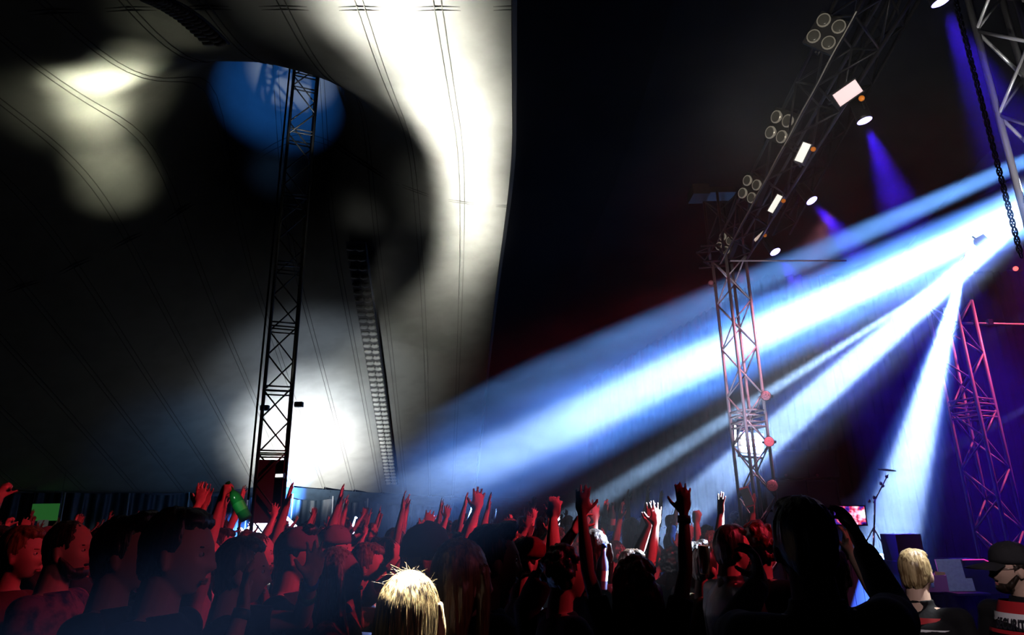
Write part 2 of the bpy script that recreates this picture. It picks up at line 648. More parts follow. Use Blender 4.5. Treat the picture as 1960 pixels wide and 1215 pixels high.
# lacing: rope loops through eyelets, up a panel joint
def lacing(ptf, n, label, s=1.0):
    root = empty('canvas_lacing', ptf(0), label=label, cat='lacing')
    rm = mat('white_rope', (0.75, 0.75, 0.72), 0.6)
    dm = mat('lacing_flap', (0.22, 0.22, 0.22), 0.8)
    pts = [ptf(i / n) for i in range(n + 1)]
    side = Vector((1, 0, 0))
    fl = MB()
    o0 = Vector(pts[0])
    vs = []
    for p in pts:
        vs += [p - o0 - side * 0.26 * s + Vector((0, 0, -0.03)), p - o0 + side * 0.26 * s + Vector((0, 0, -0.03))]
    fl.add(vs, [(2 * i, 2 * i + 1, 2 * i + 3, 2 * i + 2) for i in range(n)])
    fl.build('flap', dm, root, True)
    MB().tube([p - o0 + side * 0.27 * s + Vector((0, 0, -0.06)) for p in pts], 0.035 * s, 6).build('edge_rope', mat('dark_rope', (0.02, 0.02, 0.02), 0.8), root, True)
    loop = MB().tube([Vector((0.02, 0, 0)), Vector((0.09, 0.03, -0.03)), Vector((0.17, 0.02, -0.02)), Vector((0.21, -0.01, 0))], 0.065, 6).mesh('rope_loop', rm, True)
    for i in range(n):
        p = (pts[i] + pts[i + 1]) / 2 - o0
        for sgn in (1, -1):
            link('rope_loop', loop, root, p + Vector((0, 0, -0.07)), (0, 0, 0 if sgn > 0 else PI), s)
    return root


lacing(lambda t: on_panel(-1.5, 17.5 + t * 15.8) - Vector((0, 0, 0.12)), 46, 'long white rope lacing down the rear canvas to the eave', 1.1)
lacing(lambda t: at_z(290 + 125 * t, -12 + 90 * t - 12 * math.sin(PI * t), 9.28), 16, 'short rope lacing on the overhead canvas above the mast', 0.75)

# ------------------------------------------------------------------ trusses
m_truss = mat('aluminium_truss', (0.75, 0.75, 0.78), 0.4, 0.2)
m_truss_dark = mat('dark_mast_steel', (0.07, 0.065, 0.06), 0.45, 0.5)
m_truss_black = mat('black_truss', (0.02, 0.02, 0.022), 0.35, 0.3)
m_black = mat('black_plastic', (0.012, 0.012, 0.014), 0.45)
m_blackrough = mat('black_cloth', (0.006, 0.006, 0.007), 0.9, spec=0.1)
m_glassy = mat('lamp_glass', (0.25, 0.25, 0.27), 0.15, 0.4)


def truss(name, label, cat, p0, p1, w, bay, m, rc=0.025, rb=0.014, roll=0.0, cross=False, plates=()):
    p0, p1 = Vector(p0), Vector(p1)
    d = (p1 - p0)
    L = d.length
    d.normalize()
    ref = Vector((0, 0, 1)) if abs(d.z) < 0.9 else Vector((0, 1, 0))
    a = d.cross(ref).normalized()
    b = d.cross(a)
    ca, sa = math.cos(roll), math.sin(roll)
    a, b = a * ca + b * sa, b * ca - a * sa
    M = Matrix((a, b, d)).transposed()      # local x, y across; z along
    root = empty(name, p0, M, label, cat)
    hw = w / 2
    chord = MB().tube([(0, 0, 0), (0, 0, L)], rc, 8).mesh('chord', m, True)
    cs = [(-hw, -hw), (hw, -hw), (hw, hw), (-hw, hw)]
    for x, y in cs:
        link('chord', chord, root, (x, y, 0))
    n = max(1, round(L / bay))
    bl = L / n
    dl = math.hypot(w, bl)
    brace = MB().tube([(0, 0, 0), (0, 0, dl)], rb, 6).mesh('brace', m, True)
    rung = MB().tube([(0, 0, 0), (0, 0, w)], rb, 6).mesh('rung', m, True)
    for f in range(4):
        c0, c1 = cs[f], cs[(f + 1) % 4]
        for i in range(n):
            s0, s1 = (c0, c1) if (i + f) % 2 == 0 else (c1, c0)
            q0, q1 = Vector((*s0, i * bl)), Vector((*s1, (i + 1) * bl))
            link('brace', brace, root, q0, (q1 - q0).to_track_quat('Z', 'Y').to_euler())
            if cross:
                q0, q1 = Vector((*s1, i * bl)), Vector((*s0, (i + 1) * bl))
                link('brace', brace, root, q0, (q1 - q0).to_track_quat('Z', 'Y').to_euler())
        for z in plates:
            for dz in (-0.04, 0.04):
                q0, q1 = Vector((*c0, z * L + dz)), Vector((*c1, z * L + dz))
                link('rung', rung, root, q0, (q1 - q0).to_track_quat('Z', 'Y').to_euler())
    return root


mast = truss('mast_truss', 'tall dark steel lattice mast holding up the canvas peak', 'truss', (MAST.x, MAST.y, 0), (MAST.x + 0.02, MAST.y, 13.0), 0.52, 0.62, m_truss_dark, 0.03, 0.016, R(22),
             plates=(0.235, 0.33, 0.43, 0.53, 0.65, 0.77, 0.88))
MB().box((0, 0, 2.35), (0.5, 0.42, 1.15)).build('ballast_box', mat('grey_box', (0.10, 0.10, 0.11), 0.6), mast)
MB().tube([(0.36, 0, 2.2), (0.36, 0, 14)], 0.02, 6).build('cable', m_blackrough, mast, True)
# lamp heads clamped on the mast
up = empty('mast_floodlights', (MAST.x, MAST.y, 0), label='small flood lamps clamped around the mast foot above the crowd', cat='lamp')
m_lampwhite = mat('lit_lamp_lens', (1, 1, 1), 0.4, emit=(1, 0.98, 0.92), es=9)
for x, y, z, rz in ((0.30, -0.33, 2.62, 0.0), (-0.34, 0.3, 4.0, 2.0), (0.36, 0.25, 4.05, 1.0)):
    hd = MB().box((x, y, z), (0.16, 0.10, 0.10)).build('lamp_head', m_black, up)
    if z < 3:
        MB().box((x, y - 0.053, z), (0.13, 0.012, 0.05)).build('lens', m_lampwhite, hd)

YT = 11.0
tw0 = at(1424, 740, YT)
truss('tower_truss', 'aluminium lattice tower with three round lamps at the stage corner', 'truss', (tw0.x, YT, 0), (tw0.x, YT, at(1400, 490, YT).z - 0.05), 0.40, 0.42, m_truss, 0.026, 0.014, R(17), plates=(0.06, 0.52, 0.55))
tp = at(1410, 470, YT)
truss('tower_top_truss', 'dark lattice head section standing on top of the stage corner tower', 'truss', (tw0.x - 0.02, YT, at(1410, 490, YT).z), (tw0.x - 0.02, YT, at(1400, 378, YT).z), 0.42, 0.4, m_truss_black, 0.024, 0.013, R(17))
hd = empty('hoist_motor', (tw0.x - 0.05, YT, at(1400, 378, YT).z + .02), label='dark boxy motor head capping the tower above the stage corner', cat='motor')
MB().box((-0.12, 0, 0.06), (0.78, 0.35, 0.11)).build('beam', m_truss_black, hd)
MB().box((-0.36, 0, 0.07), (0.3, 0.4, 0.2)).build('motor', mat('motor_box', (0.03, 0.02, 0.018), 0.6), hd)
q0, q1 = at(1340, 492, YT), at(1392, 488, YT)
truss('side_truss', 'short dark lattice stub reaching out from the tower top', 'truss', q0, q1, 0.3, 0.3, m_truss_black, 0.02, 0.012)

rt = at(1905, 985, 10.3)
truss('tower_truss', 'red-lit aluminium lattice tower rising behind the stage table', 'truss', (rt.x, 10.3, 0.18), (rt.x, 10.3, at(1862, 578, 10.3).z), 0.44, 0.44, m_truss, 0.028, 0.015, R(25), plates=(0.62, 0.66))
p_ = at(1825, 618, 10.3)
p2 = at(1990, 622, 10.3)
bar = empty('cross_bar', (p_.x, 10.3, p_.z), label='thin horizontal bar clamped across the red-lit tower', cat='bar')
MB().tube([(0, 0, 0), (p2.x - p_.x, 0, p2.z - p_.z)], 0.022, 8).build('tube', m_truss, bar, True)
for t in (0.25, 0.42):
    MB().box(((p2.x - p_.x) * t, 0, 0), (0.07, 0.08, 0.09)).build('clamp', m_black, bar)

nt_ = at(1975, 150, 5.6)
truss('tower_truss', 'silver lattice tower at the picture corner above the hoist chain', 'truss', (nt_.x, 5.6, 0), (nt_.x, 5.6, 8.6), 0.46, 0.52, mat('bright_aluminium', (0.75, 0.76, 0.78), 0.3, 0.5), 0.032, 0.018, R(12))

TA, TB = at(1400, 482, YT), at_z(1680, -20, at(1400, 482, YT).z)
dT = (TB - TA).normalized()
truss('lighting_truss', 'long black overhead truss carrying blinders and flood lamps', 'truss', TA, TB + dT * 2.5, 0.42, 0.5, m_truss_black, 0.02, 0.012, 0)
TC, TD = at(1500, 478, YT + .2), at_z(1790, -40, at(1484, 478, YT).z)
truss('lighting_truss', 'second black overhead truss with the deep blue wash lamps', 'truss', TC + Vector((0, 0, 0.45)), TD + Vector((0, 0, 0.45)), 0.3, 0.5, m_blackrough, 0.02, 0.012, 0)
ca = empty('hanging_cable', TA, label='thin pale cable slung along the black overhead truss', cat='cable')
MB().tube([(TB - TA) * t + Vector((-0.23, 0, -0.23 - 0.006 * math.sin(t * 40))) for t in [i / 60 for i in range(61)]], 0.007, 5).build('cable', mat('pale_cable', (0.6, 0.58, 0.52), 0.5), ca, True)
xb0, xb1 = at(1398, 499, YT - 0.3), at(1620, 499, YT - 0.3)
xb = empty('cross_bar', xb0, label='thin magenta-lit bar running from the tower top over the stage', cat='bar')
MB().tube([(0, 0, 0), xb1 - xb0], 0.014, 8).build('tube', m_truss, xb, True)


# ------------------------------------------------------------------ lamps on the truss
def blinder(px, py, Y, s, d, label):
    p = at(px, py, Y)
    root = empty('blinder_lamp', p, aim(d) @ Matrix.Rotation(PI / 4, 3, 'Y'), label, 'lamp', 'four-cell blinders on the overhead truss')
    MB().box((0, -0.05, 0), (0.40 * s, 0.10 * s, 0.40 * s)).build('body', m_black, root)
    cup = MB()
    cup.tube([(0, -0.02, 0), (0, 0.03, 0), (0, 0.05, 0)], [0.05, 0.080, 0.080], 16)
    rim = mat('reflector_painted_glint', (0.35, 0.32, 0.26), 0.3, 0.8, emit=(1, .9, .7), es=0.12)  # weak emission stands in for glints on the reflector rings
    gl = mat('blinder_glass', (0.08, 0.08, 0.07), 0.2, 0.5, emit=(1, .9, .7), es=0.02)
    c = cup.mesh('cell', rim, True)
    gm = MB().tube([(0, 0.052, 0), (0, 0.058, 0)], [0.066, 0.05], 16).mesh('glass', gl, True)
    for x in (-.1, .1):
        for z in (-.1, .1):
            k = link('cell', c, root, (x * s, 0.0, z * s), None, s)
            link('glass', gm, k)
    yk = MB().tube([(-0.23 * s, -0.05, 0), (-0.23 * s, -0.2 * s, 0.0), (0.23 * s, -0.2 * s, 0), (0.23 * s, -0.05, 0)], 0.012, 6)
    yk.build('yoke', m_black, root)


dv = Vector((-0.75, -0.7, -0.25))
blinder(1582, 62, at_z(1582, 62, TA.z).y, 0.8, (-0.55, -0.8, -0.3), 'four-cell blinder high on the overhead truss, largest of the four')
blinder(1495, 243, at_z(1495, 243, TA.z).y, 0.95, (-0.95, -0.45, -0.15), 'four-cell blinder turned edge-on, second down the overhead truss')
blinder(1438, 362, at_z(1438, 362, TA.z).y, 0.95, (-0.9, -0.45, -0.15), 'four-cell blinder above the tower head, third down the truss')
blinder(1389, 466, YT - 0.2, 0.9, (-0.9, -0.45, -0.15), 'four-cell blinder at the joint of truss and tower, lowest of the four')


def flood(px, py, Y, w, hgt, d, roll, col, es, label, filt=True):
    p = at(px, py, Y)
    root = empty('flood_lamp', p, aim(d) @ Matrix.Rotation(roll, 3, 'Y'), label, 'lamp', 'rectangular flood lamps on the overhead truss')
    b = MB()
    b.box((0, -0.09, 0), (w, 0.18, hgt))
    b.box((0, -0.2, 0), (w * 0.6, 0.1, hgt * 0.6))
    b.build('body', m_black, root)
    MB().box((0, 0.006, 0), (w * 0.94, 0.012, hgt * 0.86)).build('lens', mat('flood_lens_%s' % label[:12], (0.8, 0.75, 0.72), 0.4, emit=col, es=es), root)  # lens glow stands in for light reflected by the pale front
    for s in (-1, 1):
        MB().box((0, 0.02, s * hgt * 0.46), (w, 0.03, 0.012)).build('filter_rail', m_black, root)
    MB().tube([(-w * .55, -0.1, 0), (-w * .55, -0.3, 0), (w * .55, -0.3, 0), (w * .55, -0.1, 0)], 0.012, 6).build('yoke', m_black, root)
    if filt:
        MB().ell((-w * 0.3, 0.0, -hgt * 0.75), (0.03, 0.03, 0.03), None, 10, 6).build('amber_beacon', mat('amber_plastic', (0.8, 0.25, 0.02), 0.4, emit=(1, .25, .02), es=0.25), root)


flood(1622, 178, at_z(1622, 178, TA.z - .36).y, 0.26, 0.17, (-0.25, -0.85, -0.5), R(28), (1, 0.66, 0.68), 0.75, 'pinkish lit flood lamp, largest on the overhead truss')
flood(1537, 292, at_z(1537, 292, TA.z - .36).y, 0.24, 0.12, (-0.5, -0.85, -0.3), R(55), (1, 0.97, 0.85), 0.9, 'cream lit flood lamp halfway along the overhead truss')
flood(1484, 390, at_z(1484, 390, TA.z - .36).y, 0.27, 0.10, (-0.5, -0.85, -0.3), R(50), (1, 0.97, 0.85), 0.75, 'cream lit flood lamp near the tower head')
flood(1454, 452, YT - 0.4, 0.24, 0.07, (-0.5, -0.85, -0.3), R(32), (1, 0.75, 0.6), 0.45, 'dim flood lamp lowest on the overhead truss')


def par(px, py, Y, r, d, label, power, deg, col=(0.05, 0.01, 1.0), lens=(0.35, 0.3, 1.0), es=6, name='wash_lamp', grp='blue wash lamps shining down'):
    p = at(px, py, Y)
    root = empty(name, p, aim(d), label, 'lamp', grp)
    b = MB().tube([(0, -0.34, 0), (0, -0.30, 0), (0, -0.05, 0), (0, 0, 0)], [r * .5, r * .95, r, r * 1.05], 20)
    b.build('body', m_black, root, True)
    MB().tube([(0, 0.0, 0), (0, 0.012, 0)], [r * .98, r * .7], 20).build('lens', mat('lens_%s' % (str(lens) + str(es)), lens, 0.3, emit=lens, es=es), root, True)
    MB().tube([(-r * 1.15, -0.1, 0), (-r * 1.15, -0.36, 0), (r * 1.15, -0.36, 0), (r * 1.15, -0.1, 0)], 0.012, 6).build('yoke', m_black, root)
    MB().tube([(0, -0.36, 0), (0, -0.5, 0)], 0.03, 8).build('clamp', m_black, root)
    if power:
        D = Vector(d).normalized()
        spot('lamp_light', p + D * 0.06, p + D * 5, power, deg, 0.9, col, r * .5)


bd = Vector((0.42, -0.05, -1))
zb = at(1484, 482, YT).z
par(1484, 482, YT, 0.095, (0.25, -0.35, -0.9), 'blue wash lamp by the tower, lowest of the row', 13000, 27, es=7)
par(1554, 384, at_z(1554, 384, zb).y, 0.085, (0.3, -0.3, -0.9), 'blue wash lamp second up the row above the stage', 13000, 26, es=7)
par(1655, 231, at_z(1655, 231, zb).y, 0.085, (0.16, -0.02, -1), 'blue wash lamp seen edge-on third up the row', 13000, 26, es=7)
par(1802, 3, at_z(1802, 3, zb).y, 0.085, (0.28, 0.1, -1), 'blue wash lamp highest at the edge of the picture', 8000, 26, es=7)
par(1859, 489, 9.9, 0.085, (-0.4, -0.9, -0.1), 'red glowing lamp over the white beam lamp', 0, 0, lens=(1, 0.16, 0.14), es=9, name='stage_lamp', grp='stage lamps behind the beams')
par(1844, 515, 9.7, 0.085, (-0.4, -0.9, -0.2), 'white-hot beam lamp under the red lamp by the stage tower', 0, 0, lens=(1, 0.8, 0.9), es=30, name='stage_lamp', grp='stage lamps behind the beams')
par(1944, 514, 13, 0.05, (-0.4, -0.9, -0.3), 'small red lamp far behind the stage tower', 0, 0, lens=(1, 0.1, 0.08), es=3, name='stage_lamp', grp='stage lamps behind the beams')
sh = empty('stage_lamp', at(1878, 462, 9.9), aim((-0.5, -0.8, 0.2)) @ Matrix.Rotation(R(25), 3, 'Y'), 'pinkish square-faced lamp above the red glowing lamp', 'lamp', 'stage lamps behind the beams')
MB().box((0, 0, 0), (0.16, 0.14, 0.13)).build('body', mat('pinkish_face', (0.5, 0.35, 0.38), 0.6), sh)
MB().tube([(0, -.05, 0.05), (0, -.1, .2)], 0.015, 6).build('clamp', m_black, sh)


def moving_head(px, py, Y, r, lit, label):
    """round-faced lamp on a yoke hung at the side of the tower"""
    p = at(px, py, Y)
    root = empty('moving_head_lamp', p, aim((-0.35, -0.9, -0.05)), label, 'lamp', 'round lamps down the side of the corner tower')
    MB().tube([(0, -0.22, 0), (0, -0.18, 0), (0, -0.03, 0), (0, 0.0, 0)], [r * .5, r * .9, r * 1.1, r * 1.1], 18).build('body', m_black, root, True)
    MB().ell((0, 0, 0), (r, 0.025, r), None, 18, 8).build('lens', mat('pink_lit_lens_%d' % int(lit * 100), (0.9, 0.45, 0.5), 0.35, noise_amt=0.75, nscale=70, emit=(1, 0.12, 0.2), es=lit), root, True)  # pink colour and weak glow put in for red light on the lenses
    MB().tube([(-r * 1.25, -0.1, 0), (-r * 1.25, -0.3, 0), (r * 1.25, -0.3, 0), (r * 1.25, -0.1, 0)], 0.02, 6).build('yoke', m_black, root)
    MB().box((0, -0.34, 0), (r * 1.7, 0.1, r * 1.3)).build('base', m_black, root)


moving_head(1466, 757, YT - 0.25, 0.075, 0.12, 'round pink-lit lamp on the tower side, topmost of three')
moving_head(1472, 845, YT - 0.25, 0.075, 0.8, 'round glowing pink lamp on the tower side, middle of three')
moving_head(1478, 929, YT - 0.25, 0.085, 0.06, 'round pink-faceted lamp on the tower side, lowest of three')
bb = empty('flood_lamp', at(1438, 850, YT + 0.5), aim((-0.2, -1, 0.1)) @ Matrix.Rotation(R(-8), 3, 'Y'), 'white boxy lamp glaring through the tower braces', 'lamp')
MB().box((0, -.1, 0), (0.40, 0.2, 0.40)).build('body', mat('white_casing', (0.8, 0.8, 0.8), 0.5), bb)
for z in (-.1, .02, .13):
    MB().box((0, 0.01, z), (0.33, 0.02, 0.08)).build('tube_lamp', mat('white_tube', (1, 1, 1), 0.4, emit=(0.95, 0.98, 1), es=5), bb)
MB().tube([(0.25, 0, -.05), (0.27, 0, .3)], 0.015, 6).build('antenna', m_lampwhite, bb)  # glowing lens material put on the antenna, which is no lamp
par(1361, 541, YT, 0.045, (-0.3, -0.9, -0.2), 'small unlit lamp hanging left of the tower', 0, 0, lens=(0.25, 0.12, 0.13), es=0.15, name='stage_lamp', grp='stage lamps behind the beams')  # lens material has a faint glow although the lamp is off

# ------------------------------------------------------------------ hoist chain
def chain(p0, p1, pitch, r, label):
    p0, p1 = Vector(p0), Vector(p1)
    root = empty('hoist_chain', p0, label=label, cat='chain')
    L = (p1 - p0).length
    n = min(int(L / pitch), 290)
    pts = []
    e = pitch * 0.42
    for k in range(15):
        t = 2 * PI * k / 14
        pts.append(Vector((math.cos(t) * r * 1.6, 0, math.sin(t) * r * 1.6 + (e if math.sin(t) > 0.01 else (-e if math.sin(t) < -0.01 else 0)))))
    lk = MB().tube(pts, r * 0.52, 6, caps=False).mesh('chain_link', mat('chain_steel', (0.16, 0.16, 0.18), 0.3, 0.8), True)
    d = (p1 - p0).normalized()
    q = d.to_track_quat('-Z', 'Y')
    for i in range(n):
        rot = (q.to_matrix() @ Matrix.Rotation(PI / 2 * (i % 2) + .4, 3, 'Z')).to_euler()
        link('chain_link', lk, root, d * (i * pitch), rot)


c1 = at(1957, 500, 4.6)
c0 = Vector((c1.x - 0.0, 4.6, at(1866, -40, 4.6).z))
chain(c0, c1, 0.036, 0.0105, 'long steel hoist chain hanging in front of the beams')

# ------------------------------------------------------------------ stage and its furniture
m_stage = mat('stage_deck', (0.003, 0.003, 0.004), 0.5, noise_amt=0.4, nscale=6)
st = empty('stage', (4.6, 7.5, 0), label='black stage platform behind the security guards', cat='stage')
for i in range(4):
    for j in range(5):
        MB().box((1.0 + i * 2.0, 1.0 + j * 2.0, 0.12), (1.98, 1.98, 0.12)).build('deck_panel', m_stage, st)
MB().box((4.0, -0.02, 0.06), (8.0, 0.04, 0.12)).build('skirt', m_blackrough, st)
MB().box((-0.02, 5.0, 0.06), (0.04, 10, 0.12)).build('skirt', m_blackrough, st)

# PA cabinets, magenta light tinted into their colours
m_cab = mat('speaker_cabinet', (0.03, 0.012, 0.016), 0.5)
m_grill = mat('speaker_grill', (0.022, 0.010, 0.013), 0.4, 0.3)
cw = at(1600, 900, 14.5).x - at(1548, 900, 14.5).x
for i, (x0, x1, y0, y1, lab) in enumerate(((1488, 1546, 860, 914, 'black speaker cabinet, upper one beside the tower'), (1549, 1601, 860, 914, 'black speaker cabinet, upper one further from the tower'),
                                           (1490, 1547, 917, 975, 'black speaker cabinet, lower one beside the tower'), (1550, 1603, 917, 975, 'black speaker cabinet, lower one further from the tower'),
                                           (1491, 1548, 978, 1040, 'black speaker cabinet, bottom one beside the tower'), (1551, 1604, 978, 1040, 'black speaker cabinet, bottom one further from the tower'))):
    a, b = at(x0, y1, 14.5), at(x1, y0, 14.5)
    c = (a + b) / 2
    w_, h_ = b.x - a.x, b.z - a.z
    root = empty('speaker_cabinet', (c.x, 14.8, c.z), label=lab, cat='speaker', group='stacked speaker cabinets behind the tower')
    fr = MB()
    t_ = 0.02
    fr.box((0, 0.02, 0), (w_ - .01, 0.56, h_ - .01))
    fr.box((0, -0.28, h_ / 2 - t_), (w_ - .01, 0.05, t_)).box((0, -0.28, -h_ / 2 + t_), (w_ - .01, 0.05, t_))
    fr.box((-w_ / 2 + t_, -0.28, 0), (t_, 0.05, h_)).box((w_ / 2 - t_, -0.28, 0), (t_, 0.05, h_))
    fr.build('cabinet', m_cab, root)
    MB().box((0, -0.268, 0), (w_ - .08, 0.012, h_ - .08)).build('grill', m_grill, root)
    MB().tube([(-w_ * .25, -0.30, -h_ * .42), (-w_ * .25, -0.33, -h_ * .42)], 0.03, 12).build('cabinet_knob', mat('pink_lit_knob', (0.8, 0.3, 0.4), 0.4), root)  # small knob, the pink of magenta light put into its colour

sb = at(1491, 1040, 14.5)
dol = empty('speaker_platform', ((sb.x + at(1604, 1040, 14.5).x) / 2, 14.8, 0.185), label='black platform under the stacked speaker cabinets', cat='platform')
MB().box((0, 0, (sb.z - 0.19) / 2), (1.4, 0.7, sb.z - 0.19)).build('body', m_cab, dol)
for s in (-.5, 0, .5):
    MB().box((s, -0.36, (sb.z - 0.19) / 2), (.04, .02, sb.z - 0.2)).build('rib', m_cab, dol)

# table with mixing desk, laptops, bottle
YD = 8.3
ta, tb = at(1790, 1136, YD), at(1915, 1136, YD)
tz = at(1850, 1136, YD).z
tab = empty('stage_table', (ta.x - 0.35, YD, 0.0), label='black cloth-covered table with glowing equipment at the stage front', cat='table')
W_ = tb.x - ta.x + 1.1
MB().box((W_ / 2, 0.35, tz - 0.02), (W_, 0.8, 0.04)).build('tabletop', m_blackrough, tab)
cl = MB()
vs = []
for i in range(61):
    x = W_ * i / 60
    vs += [(x, -0.06 + 0.02 * math.sin(i * 1.3), tz - 0.01), (x, -0.08 + 0.035 * math.sin(i * 1.3 + .4), 0.19)]
cl.add(vs, [(2 * i, 2 * i + 1, 2 * i + 3, 2 * i + 2) for i in range(60)])
cl.build('cloth', m_blackrough, tab, True)


def px_box(name, lab, cat, x0, y0, x1, y1, Y, dep, m, group=None, tilt=0.0, zmin=None):
    a, b = at(x0, y1, Y), at(x1, y0, Y)
    if zmin is not None:
        a.z = zmin
    c = (a + b) / 2
    root = empty(name, (c.x, Y + dep / 2, c.z), (tilt, 0, 0), lab, cat, group)
    return root, b.x - a.x, b.z - a.z


rt_, w_, h_ = px_box('mixing_desk', 'magenta-lit mixing desk with rows of knobs beside the bottle', 'mixer', 1768, 1100, 1806, 1132, YD, 0.4, None)
MB().box((0, 0, 0), (w_, 0.5, h_)).build('body', mat('desk_body', (0.25, 0.08, 0.2), 0.5), rt_)
kn = MB().tube([(0, 0, 0), (0, 0, 0.022)], [0.011, 0.009], 8).mesh('knob', mat('knob_white', (0.7, 0.4, 0.6), 0.4))
for i in range(6):
    for j in range(3):
        link('knob', kn, rt_, (-w_ * .4 + w_ * .8 * i / 5, -0.15 + .15 * j, h_ / 2))
spot('desk_lamp', (at(1785, 1060, YD).x, YD + .3, tz + 0.9), (at(1785, 1110, YD).x, YD + .15, tz), 60, 60, .5, (1, .05, .75))
rt_, w_, h_ = px_box('laptop', 'grey-backed laptop standing open on the black table', 'laptop', 1805, 1069, 1853, 1133, YD + .1, 0.03, None)
MB().box((0, 0, 0), (w_, 0.02, h_), Matrix.Rotation(R(-8), 3, 'X')).build('screen_back', mat('grey_lid', (0.26, 0.28, 0.36), 0.5, noise_amt=.15, nscale=30), rt_)
MB().box((0, -0.14, -h_ / 2), (w_, 0.3, 0.02)).build('keyboard', m_black, rt_)
rt_, w_, h_ = px_box('equipment_case', 'dark equipment case with a pink-lit sloping top edge', 'case', 1854, 1070, 1900, 1135, YD + .1, 0.3, None)
cs_ = MB()
cs_.add([(-w_ / 2, -.15, -h_ / 2), (w_, -.15, -h_ / 2), (w_, -.15, h_ * .1), (w_ * .2, -.15, h_ / 2), (-w_ / 2, -.15, h_ / 2),
         (-w_ / 2, .15, -h_ / 2), (w_, .15, -h_ / 2), (w_, .15, h_ * .1), (w_ * .2, .15, h_ / 2), (-w_ / 2, .15, h_ / 2)],
        [(0, 1, 2, 3, 4), (9, 8, 7, 6, 5), (0, 5, 6, 1), (1, 6, 7, 2), (2, 7, 8, 3), (3, 8, 9, 4), (4, 9, 5, 0)])
cs_.build('case', m_black, rt_)
MB().tube([(-w_ / 2, -.16, h_ / 2), (w_ * .2, -.16, h_ / 2), (w_, -.16, h_ * .1)], 0.006, 6).build('painted_edge_light', mat('pink_edge_glow', (0.9, 0.1, 0.35), 0.4, emit=(1, .05, .3), es=0.8), rt_)  # glowing strip added to show pink light along the top edge
rt_, w_, h_ = px_box('wooden_stand', 'small tan board leaning beside the grey laptop', 'board', 1796, 1094, 1807, 1130, YD - .02, 0.02, None)
MB().box((0, 0, 0), (w_, 0.02, h_), Matrix.Rotation(R(6), 3, 'Y')).build('board', mat('tan_board', (0.35, 0.2, 0.08), 0.6), rt_)


def bottle(p, s, rot, label, m, liquid=None, grp=None, capm=None, name='bottle', lab_m=None):
    root = empty(name, p, rot, label, 'bottle', grp)
    prof = [(0, .032), (.01, .034), (.12, .034), (.15, .03), (.185, .014), (.225, .0125)]
    MB().tube([(0, 0, z * s) for z, r in prof], [r * s for z, r in prof], 16).build('glass_body', m, root, True)
    MB().tube([(0, 0, .225 * s), (0, 0, .243 * s)], [.015 * s, .014 * s], 12).build('cap', capm or m_black, root, True)
    MB().tube([(0, 0, .05 * s), (0, 0, .105 * s)], .0348 * s, 16, caps=False).build('label', lab_m or mat('paper_label', (.7, .75, .7), .6), root, True)
    return root


m_plastic = mat('clear_plastic', (0.8, 0.85, 1.0), 0.12, trans=0.85)
m_green = mat('green_bottle_glass', (0.02, 0.62, 0.10), 0.1, trans=0.25)
m_greenlab = mat('green_label', (0.03, 0.55, 0.12), 0.5, emit=(0.0, .5, .08), es=0.0)
bp_ = at(1783, 1124, YD - 0.02)
bottle(bp_, 1.05, None, 'clear water bottle standing on the magenta-lit mixing desk', mat('bluish_clear_plastic', (0.5, .55, 1), .15, trans=.6))
sm = at(1730, 1060, 9.6)
rt_, w_, h_ = px_box('monitor_speaker', 'upright grey speaker with a round cone behind the guard', 'speaker', 1727, 1021, 1762, 1100, 9.6, 0.4, None)
MB().box((0, 0, h_ * .16), (w_, 0.4, h_ * .66)).build('cabinet', mat('blue_grey_cabinet', (0.16, 0.17, 0.24), 0.6), rt_)
MB().box((0, 0, -h_ * .34), (w_ * 1.1, 0.42, h_ * .33)).build('cabinet', mat('blue_grey_cabinet', (0.16, 0.17, 0.24), 0.6), rt_)
MB().box((0, 0.02, (0.185 - (rt_.location.z - h_ / 2)) / 2 - h_ / 2), (w_ * .9, 0.36, (rt_.location.z - h_ / 2) - 0.185)).build('stand_case', m_black, rt_)
MB().tube([(0, -0.2, -h_ * .1), (0, -0.23, -h_ * .1), (0, -.235, -h_ * .1)], [w_ * .36, w_ * .34, w_ * .1], 20).build('cone', mat('cone_paper', (0.10, 0.05, 0.07), 0.6), rt_, True)
rt_, w_, h_ = px_box('stage_riser', 'low riser tinted for blue light, with planked front on the stage', 'riser', 1580, 1062, 1712, 1110, 10.2, 1.0, None, zmin=0.185)
for i in range(8):
    MB().box((-w_ / 2 + w_ * (i + .5) / 8, 0, 0), (w_ / 8 - .006, 1.0, h_)).build('plank', mat('riser_plank_blue_lit', (0.22, 0.24, 0.38), 0.6), rt_)  # blue of the light put into the plank colour

# drum hardware glinting in the beam: cymbal stand and boom
ch = empty('cymbal_stand', at(1672, 1058, 10.0), label='glinting chrome cymbal stand with boom in the white beam', cat='stand')
o_ = at(1672, 1058, 10.0)
m_chr = mat('chrome', (0.9, 0.9, 0.92), 0.15, 1.0)
P_ = lambda x, y: at(x, y, 10.0) - o_
MB().tube([P_(1672, 1052), P_(1675, 950)], 0.012, 8).build('pole', m_chr, ch, True)
MB().tube([P_(1672, 962), P_(1700, 908)], 0.009, 8).build('boom', m_chr, ch, True)
for x, y in ((1673, 952), (1686, 925), (1690, 930), (1697, 912), (1664, 959)):
    MB().ell(P_(x, y), (0.028, 0.02, 0.022), Euler((0.4, x, .3)).to_matrix(), 8, 6).build('wing_nut', m_chr, ch, True)
MB().tube([P_(1698, 901), P_(1698, 899.5)], [0.01, 0.12], 24).build('cymbal', mat('cymbal_brass', (0.9, 0.85, 0.7), 0.2, 1.0), ch, True)
